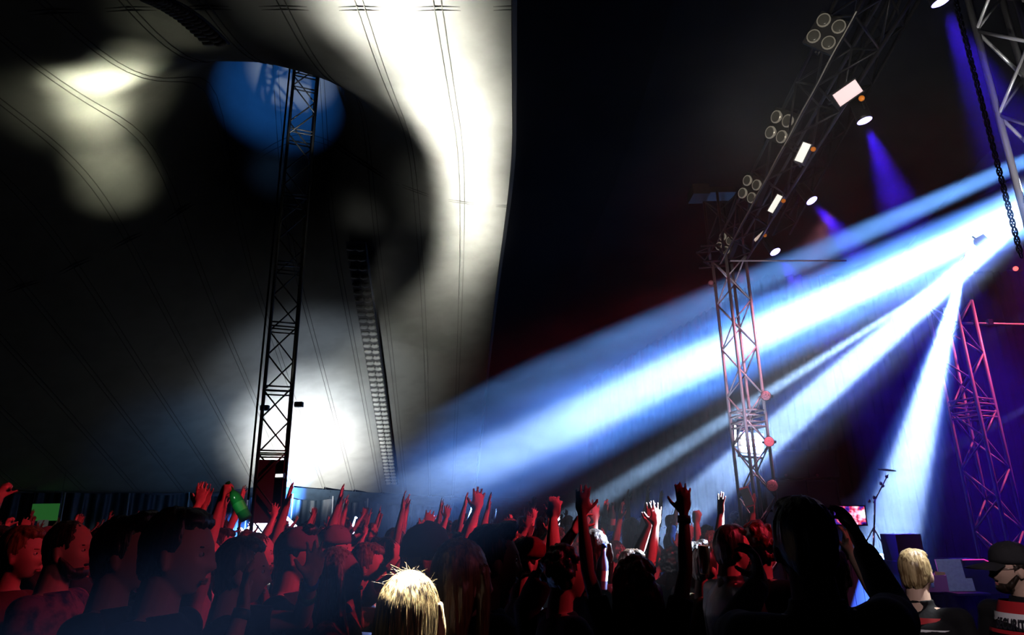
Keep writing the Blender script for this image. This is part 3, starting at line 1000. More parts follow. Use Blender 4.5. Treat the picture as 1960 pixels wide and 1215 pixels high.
for a_ in (0, 2.1, 4.2):
    MB().tube([P_(1672, 1010), P_(1672, 1058) + Vector((.2 * math.cos(a_), .2 * math.sin(a_), 0))], 0.009, 6).build('leg', m_chr, ch, True)

# back-stage drape closing the view
dr = empty('backdrop_curtain', (0, 0, 0), label='black pleated curtain hung behind the stage', cat='curtain')
vs, fs = [], []
for i in range(401):
    t = i / 400
    x, y = 3.0 + 26 * t, 28.0
    y += 0.12 * math.sin(i * 1.1) + .05 * math.sin(i * .37)
    vs += [(x, y, 0), (x, y, 12)]
MB().add(vs, [(2 * i, 2 * i + 1, 2 * i + 3, 2 * i + 2) for i in range(400)]).build('drape', mat('black_drape', (0.0004, 0.0003, 0.0005), 0.95, spec=.0), dr, True)

# white pagoda canopy lit from above beside the mast
pc = at(524, 1000, 24)
pg = empty('food_canopy', (pc.x, 24, 0), label='small peaked white canopy glaring under its own lamp behind the crowd', cat='canopy')
m_wc = mat('white_vinyl', (0.9, 0.9, 0.88), 0.6, emit=(1, 1, .97), es=0.0)
tp_ = at(524, 962, 24).z
hw = 0.78
hb = 1.45
pk = MB()
pk.add([(-0.05, 0, tp_), (-hw, -hw, hb), (hw, -hw, hb), (hw, hw, hb), (-hw, hw, hb)], [(0, 1, 2), (0, 2, 3), (0, 3, 4), (0, 4, 1)])
pk.build('roof', m_wc, pg)
for x in (-1, 1):
    for y in (-1, 1):
        MB().tube([(x * hw, y * hw, 0), (x * hw, y * hw, hb)], 0.03, 8).build('leg', m_pole, pg)
lp = at(531, 955, 23.6)
fl = empty('flood_lamp', lp, label='glaring white flood lamp hanging over the small peaked canopy', cat='lamp')
MB().ell((0, 0, 0), (0.19, 0.12, 0.08), Matrix.Rotation(R(12), 3, 'Y')).build('lens', mat('glaring_lens', (1, 1, 1), .4, emit=(1, 1, 1), es=40), fl, True)
MB().tube([(0, 0, .05), (0, 0.1, .9)], 0.015, 6).build('pole', m_black, fl)
spot('lamp_light', lp + Vector((0, -0.35, -0.12)), (pc.x, 23.4, hb + .4), 9000, 130, 0.6, (1, 1, 1), 0.1)

# green notice board on the tent wall
gb = at(86, 980, 23.0)
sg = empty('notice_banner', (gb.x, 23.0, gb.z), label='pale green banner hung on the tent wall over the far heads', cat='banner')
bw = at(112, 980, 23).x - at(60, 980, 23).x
MB().box((0, 0, 0), (bw, 0.02, 0.55)).build('sheet', mat('green_banner_glow', (0.12, 0.45, 0.14), 0.7, emit=(.05, .3, .06), es=0.25), sg)  # emission stands in for light falling on the sheet
MB().box((0, -.012, -0.42), (bw * .4, 0.015, 0.35)).build('notice', mat('grey_paper_glow', (0.3, 0.32, 0.3), 0.7, emit=(.2, .22, .2), es=.15), sg)  # paper glows the same way, no lamp behind it
for s in (-1, 1):
    MB().tube([(s * bw / 2, 0, .27), (s * bw / 2, 0.02, 1.3)], 0.006, 5).build('cord', m_black, sg)

# ------------------------------------------------------------------ people
def skin_mat(name, col):
    m = mat(name, col, 0.5, spec=0.35)
    return m


SKIN = [skin_mat('fair_skin', (0.62, 0.42, 0.33)), skin_mat('tanned_skin', (0.48, 0.30, 0.22)), skin_mat('brown_skin', (0.22, 0.12, 0.08))]


def hair_mat(name, col, col2=None):
    m = mat(name, col, 0.38, spec=0.5)
    nt = m.node_tree
    b = nt.nodes['Principled BSDF']
    if any(n.type == 'TEX_NOISE' for n in nt.nodes):
        return m
    tc = nt.nodes.new('ShaderNodeTexCoord')
    mp = nt.nodes.new('ShaderNodeMapping')
    mp.inputs['Scale'].default_value = (90, 90, 6)
    n = nt.nodes.new('ShaderNodeTexNoise')
    n.inputs['Scale'].default_value = 1.0
    n.inputs['Detail'].default_value = 2
    mx = nt.nodes.new('ShaderNodeMix')
    mx.data_type = 'RGBA'
    mx.inputs['A'].default_value = (*col, 1)
    mx.inputs['B'].default_value = (*(col2 or tuple(c * .35 for c in col)), 1)
    nt.links.new(tc.outputs['Object'], mp.inputs['Vector'])
    nt.links.new(mp.outputs[0], n.inputs['Vector'])
    mr_ = nt.nodes.new('ShaderNodeMapRange')
    mr_.inputs[1].default_value = 0.38
    mr_.inputs[2].default_value = 0.62
    nt.links.new(n.outputs[0], mr_.inputs[0])
    nt.links.new(mr_.outputs[0], mx.inputs['Factor'])
    nt.links.new(mx.outputs['Result'], b.inputs['Base Color'])
    bp = nt.nodes.new('ShaderNodeBump')
    bp.inputs['Strength'].default_value = 0.6
    bp.inputs['Distance'].default_value = 0.006
    nt.links.new(n.outputs[0], bp.inputs['Height'])
    nt.links.new(bp.outputs[0], b.inputs['Normal'])
    return m


HAIR = dict(black=hair_mat('black_hair', (0.012, 0.010, 0.009)), brown=hair_mat('brown_hair', (0.06, 0.032, 0.016)), dark=hair_mat('dark_brown_hair', (0.025, 0.015, 0.010)),
            blonde=hair_mat('blonde_hair', (0.55, 0.42, 0.22), (0.20, 0.13, 0.06)), red=hair_mat('auburn_hair', (0.14, 0.03, 0.012)), grey=hair_mat('grey_hair', (0.35, 0.33, 0.32)),
            honey=hair_mat('honey_hair', (0.26, 0.15, 0.05), (0.08, 0.04, 0.015)))


def cloth(name, col, rough=0.85, **k):
    return mat(name, col, rough, spec=0.2, bump=0.25, nscale=14, **k)


CL = dict(black=cloth('black_cotton', (0.008, 0.008, 0.010)), charcoal=cloth('charcoal_cotton', (0.03, 0.03, 0.034)), navy=cloth('navy_cotton', (0.012, 0.018, 0.05)),
          grey=cloth('grey_cotton', (0.20, 0.20, 0.21)), white=cloth('white_cotton', (0.7, 0.7, 0.68)), maroon=cloth('maroon_cotton', (0.12, 0.01, 0.015)),
          cream=cloth('cream_cotton', (0.75, 0.62, 0.35)), denim=cloth('blue_denim', (0.05, 0.08, 0.16)), pattern=cloth('floral_print', (0.30, 0.10, 0.22), col2=(0.03, 0.04, 0.14)),
          floral=cloth('dark_floral_print', (0.008, 0.008, 0.012), col2=(0.35, 0.12, 0.12)), leather=mat('black_leather', (0.03, 0.03, 0.032), 0.42, spec=0.6, bump=0.4, nscale=9))


def head_mesh_into(mb, C, Rm, s=1.0, chin=0.0):
    """sculpted head with brow, eye sockets, nose, lips, chin and ears; C = centre at eye height"""
    nu, nv = 72, 54
    vs, fs = [], []
    g = lambda d, w: math.exp(-(d / w) ** 2)
    for i in range(nv + 1):
        th = PI * i / nv
        for k in range(nu):
            ph = 2 * PI * k / nu
            st_ = max(math.sin(th), 0.002)
            x, y, z = st_ * math.cos(ph), st_ * math.sin(ph), math.cos(th)
            low = max(0.0, -z)
            if low > 0:
                k_ = st_ ** 0.55 / st_ if st_ > 0.15 else st_ ** .6 / st_ * 0.9
                if y > 0:
                    y = y * (1 + (k_ - 1) * min(1, y / st_ * 1.3))
                x *= 1 + (k_ - 1) * .45
            X, Y, Z = 0.077 * x, 0.098 * y, 0.120 * z
            X *= 1 - 0.34 * low ** 1.2
            if y < 0:
                Y *= 1 - 0.30 * low
            else:
                Y *= 1 - 0.07 * low
            if z > 0.2 and y > 0:
                Y *= 1 - 0.06 * (z - .2)
            if y > 0.25:
                f = min(1, (y - 0.25) / 0.35)
                d = 0.0
                ax = abs(X)
                d += 0.005 * g(Z - 0.022, 0.012) * g(ax - 0.022, 0.028)
                d -= 0.013 * g(Z + 0.002, 0.013) * g(ax - 0.031, 0.016)
                br = max(0, min(1, (0.012 - Z) / 0.05))
                if Z > -0.062:
                    d += 0.029 * (br ** 1.2) * g(ax, 0.0085 + 0.006 * br) * (1 if Z > -0.042 else max(0, (Z + 0.058) / 0.016))
                d += 0.007 * g(Z - 0.006, 0.016) * g(ax, 0.008)
                d += 0.004 * g(Z + 0.028, 0.02) * g(ax - 0.044, 0.018)
                d += 0.0075 * g(Z + 0.071, 0.0055) * g(ax, 0.020)
                d += 0.0075 * g(Z + 0.083, 0.006) * g(ax, 0.018)
                d -= 0.003 * g(Z + 0.077, 0.002) * g(ax, 0.022)
                d -= 0.003 * g(Z + 0.093, 0.005) * g(ax, 0.018)
                d += (0.009 + chin) * g(Z + 0.108, 0.014) * g(ax, 0.022)
                Y += d * f
            vs.append(Rm @ (Vector((X, Y, Z)) * s) + C)
    for i in range(nv):
        for k in range(nu):
            k2 = (k + 1) % nu
            fs.append((i * nu + k, (i + 1) * nu + k, (i + 1) * nu + k2, i * nu + k2))
    fs.append(tuple(range(nu)))
    fs.append(tuple(nv * nu + k for k in range(nu - 1, -1, -1)))
    mb.add(vs, fs)
    for sg in (-1, 1):
        r = Rm @ Matrix.Rotation(R(-18 * sg), 3, 'Z') @ Matrix.Rotation(R(12), 3, 'X')
        mb.ell(C + Rm @ (Vector((0.078 * sg, -0.012, -0.016)) * s), (0.008 * s, 0.019 * s, 0.032 * s), r, 12, 8)
        mb.ell(C + Rm @ (Vector((0.076 * sg, -0.004, -0.040)) * s), (0.006 * s, 0.009 * s, 0.012 * s), r, 8, 6)


def hand_into(mb, W, d, n, sg, curl=0.2, s=1.0, spread=1.0, thumb_out=1.0):
    """W wrist, d pointing along the fingers, n palm normal (the side the fingers curl to), sg +1 right hand"""
    d = Vector(d).normalized()
    n = Vector(n)
    n = (n - d * n.dot(d)).normalized()
    t = d.cross(n).normalized() * sg         # towards the thumb
    pl = 0.088 * s
    rot = Matrix((t, n, d)).transposed()
    mb.ell(W + d * pl * 0.52, (0.040 * s, 0.0155 * s, 0.056 * s), rot, 14, 10)
    mb.cap(W - d * 0.01, W + d * pl * 0.35, 0.024 * s, 0.022 * s, 10, 3)
    mb.ell(W + d * 0.030 * s + t * 0.024 * s + n * 0.006, (0.018 * s, 0.015 * s, 0.03 * s), rot, 10, 8)
    F = [(0.029, .068, 0.20, 0.0), (0.010, .078, 0.06, .004), (-0.010, .073, -0.07, .001), (-0.028, .058, -0.22, -.008)]
    for off, ln, sp, dz in F:
        base = W + d * (pl + dz * s - .008) + t * off * s
        dr = (d + t * sp * spread).normalized()
        ax = t
        p = base
        c = curl * (1.0 + 0.15 * math.sin(off * 200))
        ang = 0
        r = 0.0085 * s
        mb.cap(p - dr * 0.02, p, r * 1.12, r * 1.08, 8, 2)
        for seg, fr in enumerate((0.44, 0.31, 0.25)):
            ang += c * (0.7, 1.1, 0.8)[seg]
            v = (dr * math.cos(ang) + n * math.sin(ang)).normalized()
            q = p + v * ln * fr * s
            mb.cap(p, q, r * (1.05 - .09 * seg), r * (.98 - .1 * seg), 8, 3)
            p = q
    p = W + d * 0.022 * s + t * 0.026 * s + n * 0.006 * s
    v = (d * 0.62 + t * 0.75 * thumb_out + n * (0.25 + curl * .5)).normalized()
    q = p + v * 0.046 * s
    mb.cap(p, q, 0.014 * s, 0.0105 * s, 8, 3)
    v2 = (v * 0.8 + d * (0.5 - curl * .2) + n * curl * .6).normalized()
    r_ = q + v2 * 0.034 * s
    mb.cap(q, r_, 0.0105 * s, 0.0085 * s, 8, 3)


def ik(S, W, a, b, pole):
    S, W = Vector(S), Vector(W)
    d = W - S
    L = min(d.length, (a + b) * 0.995)
    dn = d.normalized()
    W = S + dn * L
    x = (a * a - b * b + L * L) / (2 * L)
    hgt = math.sqrt(max(a * a - x * x, 0))
    p = Vector(pole)
    p = (p - dn * p.dot(dn))
    p = p.normalized() if p.length > 1e-5 else dn.orthogonal().normalized()
    return S + dn * x + p * hgt, W


TMP = []


def solid(mb, name, m, voxel, faces, smooth_it=6, smooth_f=0.5, area=2.0):
    """union of the closed shapes as one continuous surface"""
    me = bpy.data.meshes.new('tmp')
    me.from_pydata(mb.v, [], mb.f)
    o = bpy.data.objects.new('tmp', me)
    COL.objects.link(o)
    rm = o.modifiers.new('r', 'REMESH')
    rm.mode = 'VOXEL'
    rm.voxel_size = voxel
    sm = o.modifiers.new('s', 'SMOOTH')
    sm.iterations = smooth_it
    sm.factor = smooth_f
    if faces:
        ratio = faces / (2.0 * area / voxel ** 2)
        if ratio < 0.9:
            dc = o.modifiers.new('d', 'DECIMATE')
            dc.ratio = ratio
    dg = bpy.context.evaluated_depsgraph_get()
    out = bpy.data.meshes.new_from_object(o.evaluated_get(dg))
    out.name = name
    out.materials.clear()
    out.materials.append(m)
    out.polygons.foreach_set('use_smooth', [True] * len(out.polygons))
    bpy.data.objects.remove(o)
    bpy.data.meshes.remove(me)
    return out


def A(w, pole=(0.5, -0.4, -1), d=None, n=None, curl=0.25, spread=1.0, thumb=1.0):
    return dict(w=w, pole=pole, d=d, n=n, curl=curl, spread=spread, thumb=thumb)


# arm targets for the right side (x positive); the left side mirrors them
DOWN = A((0.25, 0.06, 0.86), (0.3, -1, 0), (0, .1, -1), (-1, 0, 0), 0.45)
UP = A((0.20, 0.16, 1.98), (1, 0.1, -.4), (0, .1, 1), (0, 1, 0), 0.12, 1.2)
UPWIDE = A((0.34, 0.10, 1.93), (1, 0, -.6), (.25, 0, 1), (0, 1, 0), 0.15, 1.3)
CLAP = A((0.055, 0.34, 1.76), (1, 0, -.5), (-.15, .25, 1), (-1, 0, 0), 0.1, 1.1)
CLAPHI = A((0.06, 0.2, 1.93), (1, 0, -.3), (-.12, .1, 1), (-1, 0, 0), 0.1, 1.1)
CLAPLO = A((0.05, 0.36, 1.36), (1, -.2, -.8), (-.1, .7, .7), (-1, 0, 0), 0.15, 1.0)
FIST = A((0.22, 0.1, 1.95), (1, 0, -.3), (0, .1, 1), (-.3, 1, 0), 1.35, 0.3, .2)
HOLD = A((0.12, 0.33, 1.22), (1, -.4, -.8), (-.2, .6, .8), (-1, .2, 0), 0.95, .3, .5)


def person_meshes(key, armR=DOWN, armL=DOWN, sex='m', head=(0, 0, 0), lean=0.0, skin=0, shirt='black', sleeve='short', hair='short', hcol='dark', voxel=0.0062, faces=15000,
                  trousers='denim', cap=None, beard=False, big=1.0, glasses=False, collar=False):
    """all meshes of one figure, 1.75 m tall, facing +Y, feet at the origin. Returns list of (part name, mesh, [children])"""
    f = sex == 'f'
    sw = 0.155 if f else 0.185
    lnv = Vector((0, lean, 0))
    body = MB()
    neckb = Vector((0, -0.005, 1.45)) + lnv
    HC = Vector((0, 0.035, 1.635)) + lnv * 1.15
    Rm = Euler((R(head[0]), R(head[1]), R(head[2])), 'XYZ').to_matrix()
    HC = neckb + Vector((0, 0.01, 0)) + Rm @ Vector((0, 0.03, 0.185)) * 0.6 + Vector((0, 0.03, .185)) * 0.4
    head_mesh_into(body, HC, Rm, 0.98 if f else 1.0, 0.0)
    nr = 0.050 if f else 0.062
    body.cap(neckb + Vector((0, -0.01, -0.03)), HC + Rm @ Vector((0, -0.028, -0.06)), nr * 1.08, nr * 0.92, 16, 4)
    hp = 0.165 if f else 0.165
    wa = 0.12 * big if f else 0.145 * big
    chx = 0.145 if f else 0.17 * (1 + (big - 1) * .6)
    T = [((0, 0, 0.84), hp * .85, .10), ((0, 0, 0.93), hp, .115), ((0, lean * .3, 1.06), wa, .095 * big), ((0, lean * .6, 1.2), chx * .95, .11 * big), ((0, lean * .8, 1.30), chx, .12 * big),
         ((0, lean * .95, 1.385), sw * .88, .10), ((0, lean, 1.43), sw * .62, .075), ((0, lean, 1.465), .055, .055)]
    body.loft(T, 24)
    if f:
        for s in (-1, 1):
            body.ell((0.07 * s, 0.075 + lean * .8, 1.27), (0.062, 0.058, 0.06), None, 14, 10)
    ua, fa = 0.285, 0.255
    arms = []
    for sg, a in ((1, armR), (-1, armL)):
        S = Vector((sw * sg, 0, 1.405)) + lnv
        mir = lambda v: Vector((v[0] * sg, v[1], v[2]))
        W = mir(a['w'])
        raised = W.z > 1.5
        if raised:
            S = S + Vector((-0.008 * sg, 0, 0.03))
        E, W = ik(S, W, ua, fa, mir(a['pole']))
        q = 0.86 if f else 1.0
        body.cap(neckb + Vector((0.02 * sg, -.01, -.03)), S, 0.05 * q, 0.052 * q, 12, 4)
        body.cap(S, S + (E - S) * .5, 0.052 * q, 0.044 * q, 14, 4)
        body.cap(S + (E - S) * .5, E, 0.044 * q, 0.036 * q, 14, 4)
        body.cap(E, E + (W - E) * .35, 0.037 * q, 0.039 * q, 14, 4)
        body.cap(E + (W - E) * .35, W, 0.039 * q, 0.0235 * q, 14, 4)
        if raised:
            body.cap(S - Vector((0.02 * sg, 0, .12)), S, 0.05 * q, 0.05 * q, 12, 4)
        d = mir(a['d']) if a['d'] else (W - E)
        d = d.normalized()
        fw = (W - E).normalized()
        d = (d + fw * .25).normalized()
        n = mir(a['n']) if a['n'] else Vector((0, 1, 0))
        hand_into(body, W, d, n, sg, a['curl'], 0.92 if f else 1.02, a['spread'], a['thumb'])
        arms.append((S, E, W, d, n, sg))
    for sg in (-1, 1):
        H, K, F = Vector((.09 * sg, 0, .90)), Vector((.10 * sg, .02, .49)), Vector((.115 * sg, -.02, .085))
        body.cap(H, K, .082, .055, 14, 4)
        body.cap(K, K + (F - K) * .35, .053, .055, 14, 4)
        body.cap(K + (F - K) * .35, F, .055, .034, 14, 4)
        body.cap(F + Vector((0, -.02, -.045)), F + Vector((0.015 * sg, .15, -.055)), .035, .026, 12, 4)
    parts = []
    bm_ = solid(body, 'body', SKIN[skin], voxel, faces, 2, 0.5, 1.9)
    ch = []
    # eyes with irises, eyebrows, lips: small parts on the face
    face = []
    for s in (-1, 1):
        ey = MB().ell(HC + Rm @ Vector((0.031 * s, 0.074, 0.0)), (0.0125, 0.0115, 0.009), Rm, 12, 8)
        iri = MB().ell(HC + Rm @ Vector((0.031 * s, 0.083, 0.0)), (0.0055, 0.004, 0.0055), Rm, 10, 6)
        face.append(('eye', ey.mesh('eye', mat('eye_white', (0.6, 0.58, 0.55), 0.2), True), [('iris', iri.mesh('iris', mat('iris', (0.02, 0.015, 0.01), 0.15), True))]))
        brw = MB().cap(HC + Rm @ Vector((0.016 * s, 0.091, 0.019)), HC + Rm @ Vector((0.045 * s, 0.079, 0.021)), 0.0045, 0.0030, 8, 2)
        face.append(('eyebrow', brw.mesh('eyebrow', HAIR[hcol if hcol != 'blonde' else 'honey'], True), []))
    for z, r in ((-0.0712, 0.0042), (-0.0815, 0.005)):
        lips = MB().tube([HC + Rm @ Vector((x, 0.0925 - abs(x) ** 1.6 * 2.3, z + (abs(x) * .1 if z < -.075 else -abs(x) * .12))) for x in (-.022, -.012, 0, .012, .022)], [.0012, r, r * 1.05, r, .0012], 8)
        face.append(('lip', lips.mesh('lip', mat('lip_skin', (0.40, 0.14, 0.12), 0.4), True), []))
    parts.extend(face)
    parts.append(('body', bm_, []))
    # shirt
    sh = MB()
    o = 0.014
    lv = [((0, 0, 0.88), hp + .022, .13), ((0, 0, 0.96), hp + .022, .132)] + [((c[0], c[1], c[2]), rx + .018, ry + .018) for c, rx, ry in T[2:6]] + [((0, lean, 1.435), sw * .66 + o, .082), ((0, lean, 1.468), .072, .066)]
    if collar:
        lv.append(((0, lean - .004, 1.50), .076, .072))
    sh.loft(lv, 28)
    if f:
        for s in (-1, 1):
            sh.ell((0.07 * s, 0.078 + lean * .8, 1.265), (0.072, 0.066, 0.068), None, 14, 10)
    for S, E, W, d, n, sg in arms:
        q = 0.86 if f else 1.0
        sh.cap(neckb + Vector((0.035 * sg, -.01, -.045)), S, 0.056 * q, 0.066 * q, 12, 4)
        if W.z > 1.5:
            sh.cap(S - Vector((0.02 * sg, 0, .12)), S, 0.066 * q, 0.066 * q, 12, 4)
        if sleeve == 'none':
            continue
        if sleeve == 'short':
            e = S + (E - S) * 0.58
            sh.tube([S - (E - S) * .05, S + (E - S) * .25, e, e + (E - S) * .02], [0.058 * q, 0.068 * q, 0.066 * q, 0.064 * q], 16)
        else:
            mid = E + (W - E) * .5
            w1 = E + (W - E) * .93
            sh.tube([S - (E - S) * .05, S + (E - S) * .3, E - (E - S) * .08], [0.058 * q, 0.070 * q, 0.055 * q], 16)
            sh.cap(E - (E - S) * .08, E, 0.055 * q, 0.054 * q, 14, 4)
            sh.tube([E, mid, w1], [0.054 * q, 0.048 * q, 0.037 * q], 16)
    shm = solid(sh, 'shirt', CL[shirt], 0.012, 5200, 4, 0.5, 1.2)
    # cloth wrinkles
    for v in shm.vertices:
        p = v.co
        k = noise.noise(Vector((p.x * 7 + 3, p.y * 7, p.z * 11))) * 0.006 + noise.noise(Vector((p.x * 18, p.y * 18, p.z * 9))) * 0.003
        v.co += v.normal * k
    parts.append(('jacket' if sleeve == 'long' else 'shirt', shm, []))
    tr = MB()
    tr.loft([((0, 0, .82), hp * .95, .115), ((0, 0, .92), hp + .012, .125), ((0, 0, .98), hp, .118)], 24)
    for sg in (-1, 1):
        H, K, F = Vector((.09 * sg, 0, .88)), Vector((.10 * sg, .02, .49)), Vector((.115 * sg, -.02, .10))
        tr.cap(H, K, .095, .075, 14, 4)
        tr.tube([K + Vector((0, 0, .05)), K, F], [.073, .072, .060], 14)
    parts.append(('trousers', solid(tr, 'trousers', CL[trousers], 0.018, 1800, 4, .5, 1.2), []))
    for sg in (-1, 1):
        so = MB()
        F = Vector((.115 * sg, -.02, .05))
        so.cap(F + Vector((0, -.03, 0)), F + Vector((.015 * sg, .16, -.012)), .05, .038, 12, 4)
        so.cap(F + Vector((0, -.01, .05)), F, .045, .048, 12, 4)
        parts.append(('shoe', so.mesh('shoe', CL['charcoal'], True), []))
    # hair
    hm = None
    if hair:
        hb = MB()
        P = lambda x, y, z: HC + Rm @ Vector((x, y, z))
        long_ = hair in ('long', 'longwavy')
        if hair in ('short', 'quiff', 'bun', 'ponytail'):
            hb.ell(P(0, -0.020, 0.024), (0.084, 0.093, 0.110), Rm, 28, 18)
            hb.ell(P(0, -0.058, -0.02), (0.070, 0.050, 0.075), Rm, 20, 12)
            if hair != 'bun':
                hb.ell(P(0, 0.030, 0.098), (0.062, 0.058, 0.032), Rm @ Matrix.Rotation(R(-18), 3, 'X'), 20, 10)
        if hair == 'quiff':
            hb.ell(P(0.01, 0.052, 0.112), (0.052, 0.05, 0.032), Rm @ Matrix.Rotation(R(20), 3, 'X'), 20, 10)
        if hair == 'bun':
            hb.ell(P(0, -0.085, 0.095), (0.042, 0.04, 0.04), Rm, 16, 10)
        if hair == 'ponytail':
            hb.tube([P(0, -0.09, 0.05), P(0, -0.135, 0.03), P(0, -0.15, -0.05), P(0, -0.13, -0.16), P(0, -0.12, -0.22)], [0.026, 0.03, 0.032, 0.026, 0.008], 14)
        if hair == 'buzz':
            hb.ell(P(0, -0.014, 0.022), (0.081, 0.092, 0.105), Rm, 28, 18)
            hb.ell(P(0, -0.050, -0.02), (0.064, 0.045, 0.065), Rm, 20, 12)
        if hair in ('curly', 'curls'):
            rr = random.Random(key)
            for _ in range(70):
                th, ph = rr.uniform(0, PI * .72), rr.uniform(0, 2 * PI)
                x, y, z = math.sin(th) * math.cos(ph), math.sin(th) * math.sin(ph), math.cos(th)
                if y > 0.35 and z < 0.55:
                    continue
                hb.ell(P(x * .088, y * .10 - .018, z * .112 + .012), (.026, .026, .024), Rm, 8, 6)
            hb.ell(P(0, -0.022, 0.02), (0.085, 0.094, 0.108), Rm, 20, 12)
            if hair == 'curls':
                for k in range(40):
                    a_ = PI + PI * k / 39
                    for z in (-.05, -.12, -.19):
                        hb.ell(P(math.cos(a_) * .095, math.sin(a_) * .085 - .01, z + rr.uniform(-.03, .03)), (.026, .026, .032), Rm, 8, 6)
        if long_:
            hb.ell(P(0, -0.018, 0.026), (0.090, 0.098, 0.114), Rm, 28, 18)
            L = [(0, -0.028, 0.02, .090, .088), (0, -0.045, -0.06, .096, .070), (0, -0.06, -0.14, .100, .058), (0, -0.068, -0.24, .098, .048), (0, -0.072, -0.33, .075, .035), (0, -0.072, -0.37, .045, .02)]
            vs, fs = [], []
            seg = 24
            dn = Vector((0, 0, -1))
            for x, y, z, rx, ry in L:
                c = P(x, y, min(z, 0)) if z > -.1 else P(0, -0.05, -.08) + Vector((0, -.01, z + .08))
                for k in range(seg):
                    t = 2 * PI * k / seg
                    vs.append(c + Rm @ Vector((rx * math.cos(t), ry * math.sin(t), 0)) if z > -.1 else c + Vector((rx * math.cos(t), ry * math.sin(t), 0)))
            for i in range(len(L) - 1):
                for k in range(seg):
                    k2 = (k + 1) % seg
                    fs.append((i * seg + k, (i + 1) * seg + k, (i + 1) * seg + k2, i * seg + k2))
            fs.append(tuple(range(seg)))
            fs.append(tuple((len(L) - 1) * seg + k for k in range(seg - 1, -1, -1)))
            hb.add(vs, fs)
            for s in (-1, 1):
                hb.tube([P(.074 * s, .03, .05), P(.083 * s, .035, -.02), P(.084 * s, .025, -.10), P(.088 * s, .02, -.17), P(.08 * s, .03, -.26)], [.02, .022, .022, .02, .006], 10)
        hm = solid(hb, 'hair', HAIR[hcol], 0.0065, 5000 if long_ else 3500, 3, .5, .4 if long_ else .22)
        for v in hm.vertices:
            p = v.co
            a_ = math.atan2(p.y - HC.y, p.x - HC.x)
            k = noise.noise(Vector((a_ * 9, p.z * 5, key * 1.7))) * .007 + noise.noise(Vector((a_ * 26, p.z * 9, key))) * .004
            v.co += v.normal * k
        parts.append(('hair', hm, []))
    if beard:
        bd_ = MB()
        P = lambda x, y, z: HC + Rm @ Vector((x, y, z))
        bd_.ell(P(0, 0.052, -0.094), (0.046, 0.047, 0.032), Rm, 18, 10)
        bd_.ell(P(0, 0.088, -0.0605), (0.024, 0.011, 0.006), Rm, 14, 8)
        for s in (-1, 1):
            bd_.cap(P(.066 * s, .005, -.03), P(.048 * s, .045, -.085), .012, .018, 10, 3)
        parts.append(('beard', solid(bd_, 'beard', HAIR[hcol], .005, 900, 2, .5, .04), []))
    if cap:
        # cap = (colour material key, kind, brim direction deg)
        P = lambda x, y, z: HC + Rm @ Vector((x, y, z))
        cb = MB()
        lv = []
        seg = 24
        vs, fs = [], []
        prof = [(0.028, 1.0), (0.05, 1.015), (0.085, 0.95), (0.112, 0.78), (0.130, 0.5), (0.138, 0.18), (0.139, 0.02)] if cap[1] != 'beanie' else [(0.02, 1.03), (0.06, 1.05), (0.10, 0.98), (0.135, 0.8), (0.158, .5), (0.168, .18), (.169, .02)]
        for z, k_ in prof:
            for k in range(seg):
                t = 2 * PI * k / seg
                vs.append(P(.089 * k_ * math.cos(t), .106 * k_ * math.sin(t) - .006, z - (0.012 if math.sin(t) < -0.3 else 0)))
        for i in range(len(prof) - 1):
            for k in range(seg):
                k2 = (k + 1) % seg
                fs.append((i * seg + k, i * seg + k2, (i + 1) * seg + k2, (i + 1) * seg + k))
        fs.append(tuple((len(prof) - 1) * seg + k for k in range(seg)))
        fs.append(tuple(range(seg - 1, -1, -1)))
        cb.add(vs, fs)
        ccap = []
        if cap[1] == 'brim':
            q = Matrix.Rotation(R(cap[2]), 3, 'Z')
            br_ = MB()
            vs, fs = [], []
            for z_ in (0, -.006):
                for j in range(6):
                    for i in range(13):
                        a_ = (i / 12 - .5) * 2.0
                        r0 = 1.0 + j * .105 * max(0.0, math.cos(a_ * .85)) ** 0.4
                        v_ = Vector((.088 * r0 * math.sin(a_) * (1 - .03 * j), .104 * r0 * math.cos(a_) - .004 + (.014 * j if abs(a_) < .75 else .006 * j), 0.034 + z_ - .010 * j * .5 - (a_ ** 2) * .010))
                        vs.append(P(*(q @ v_)))
            n_ = 78
            for j in range(5):
                for i in range(12):
                    a0 = j * 13 + i
                    fs.append((a0, a0 + 1, a0 + 14, a0 + 13))
                    fs.append((n_ + a0, n_ + a0 + 13, n_ + a0 + 14, n_ + a0 + 1))
            br_.add(vs, fs)
            ccap.append(('brim', br_.mesh('brim', cap[0], True)))
        parts.append(('cap' if cap[1] != 'beanie' else 'beanie', cb.mesh('cap', cap[0], True), ccap))
    if glasses:
        P = lambda x, y, z: HC + Rm @ Vector((x, y, z))
        gl = MB()
        for s in (-1, 1):
            gl.tube([P(.031 * s + .022 * math.cos(t), .098 - abs(.022 * math.cos(t)) * .1, .001 + .016 * math.sin(t)) for t in [2 * PI * i / 16 for i in range(17)]], .0018, 5, caps=False)
            gl.tube([P(.053 * s, .094, .004), P(.078 * s, .05, .004), P(.081 * s, -.01, .0)], .0017, 5)
        gl.tube([P(-.009, .1, .004), P(.009, .1, .004)], .0018, 5)
        parts.append(('glasses', gl.mesh('glasses', mat('chrome', (0.9, 0.9, 0.92), 0.15, 1.0), True), []))
    return parts, arms, HC


def band_mesh(W, fw, m, r=0.031, wd=0.016):
    mb = MB()
    fw = fw.normalized()
    pts = [W - fw * wd, W + fw * wd]
    mb.tube([pts[0], pts[0] + fw * .001, pts[1] - fw * .001, pts[1]], [r * .9, r, r * .96, r * .85], 16)
    return mb.mesh('wristband', m, True)


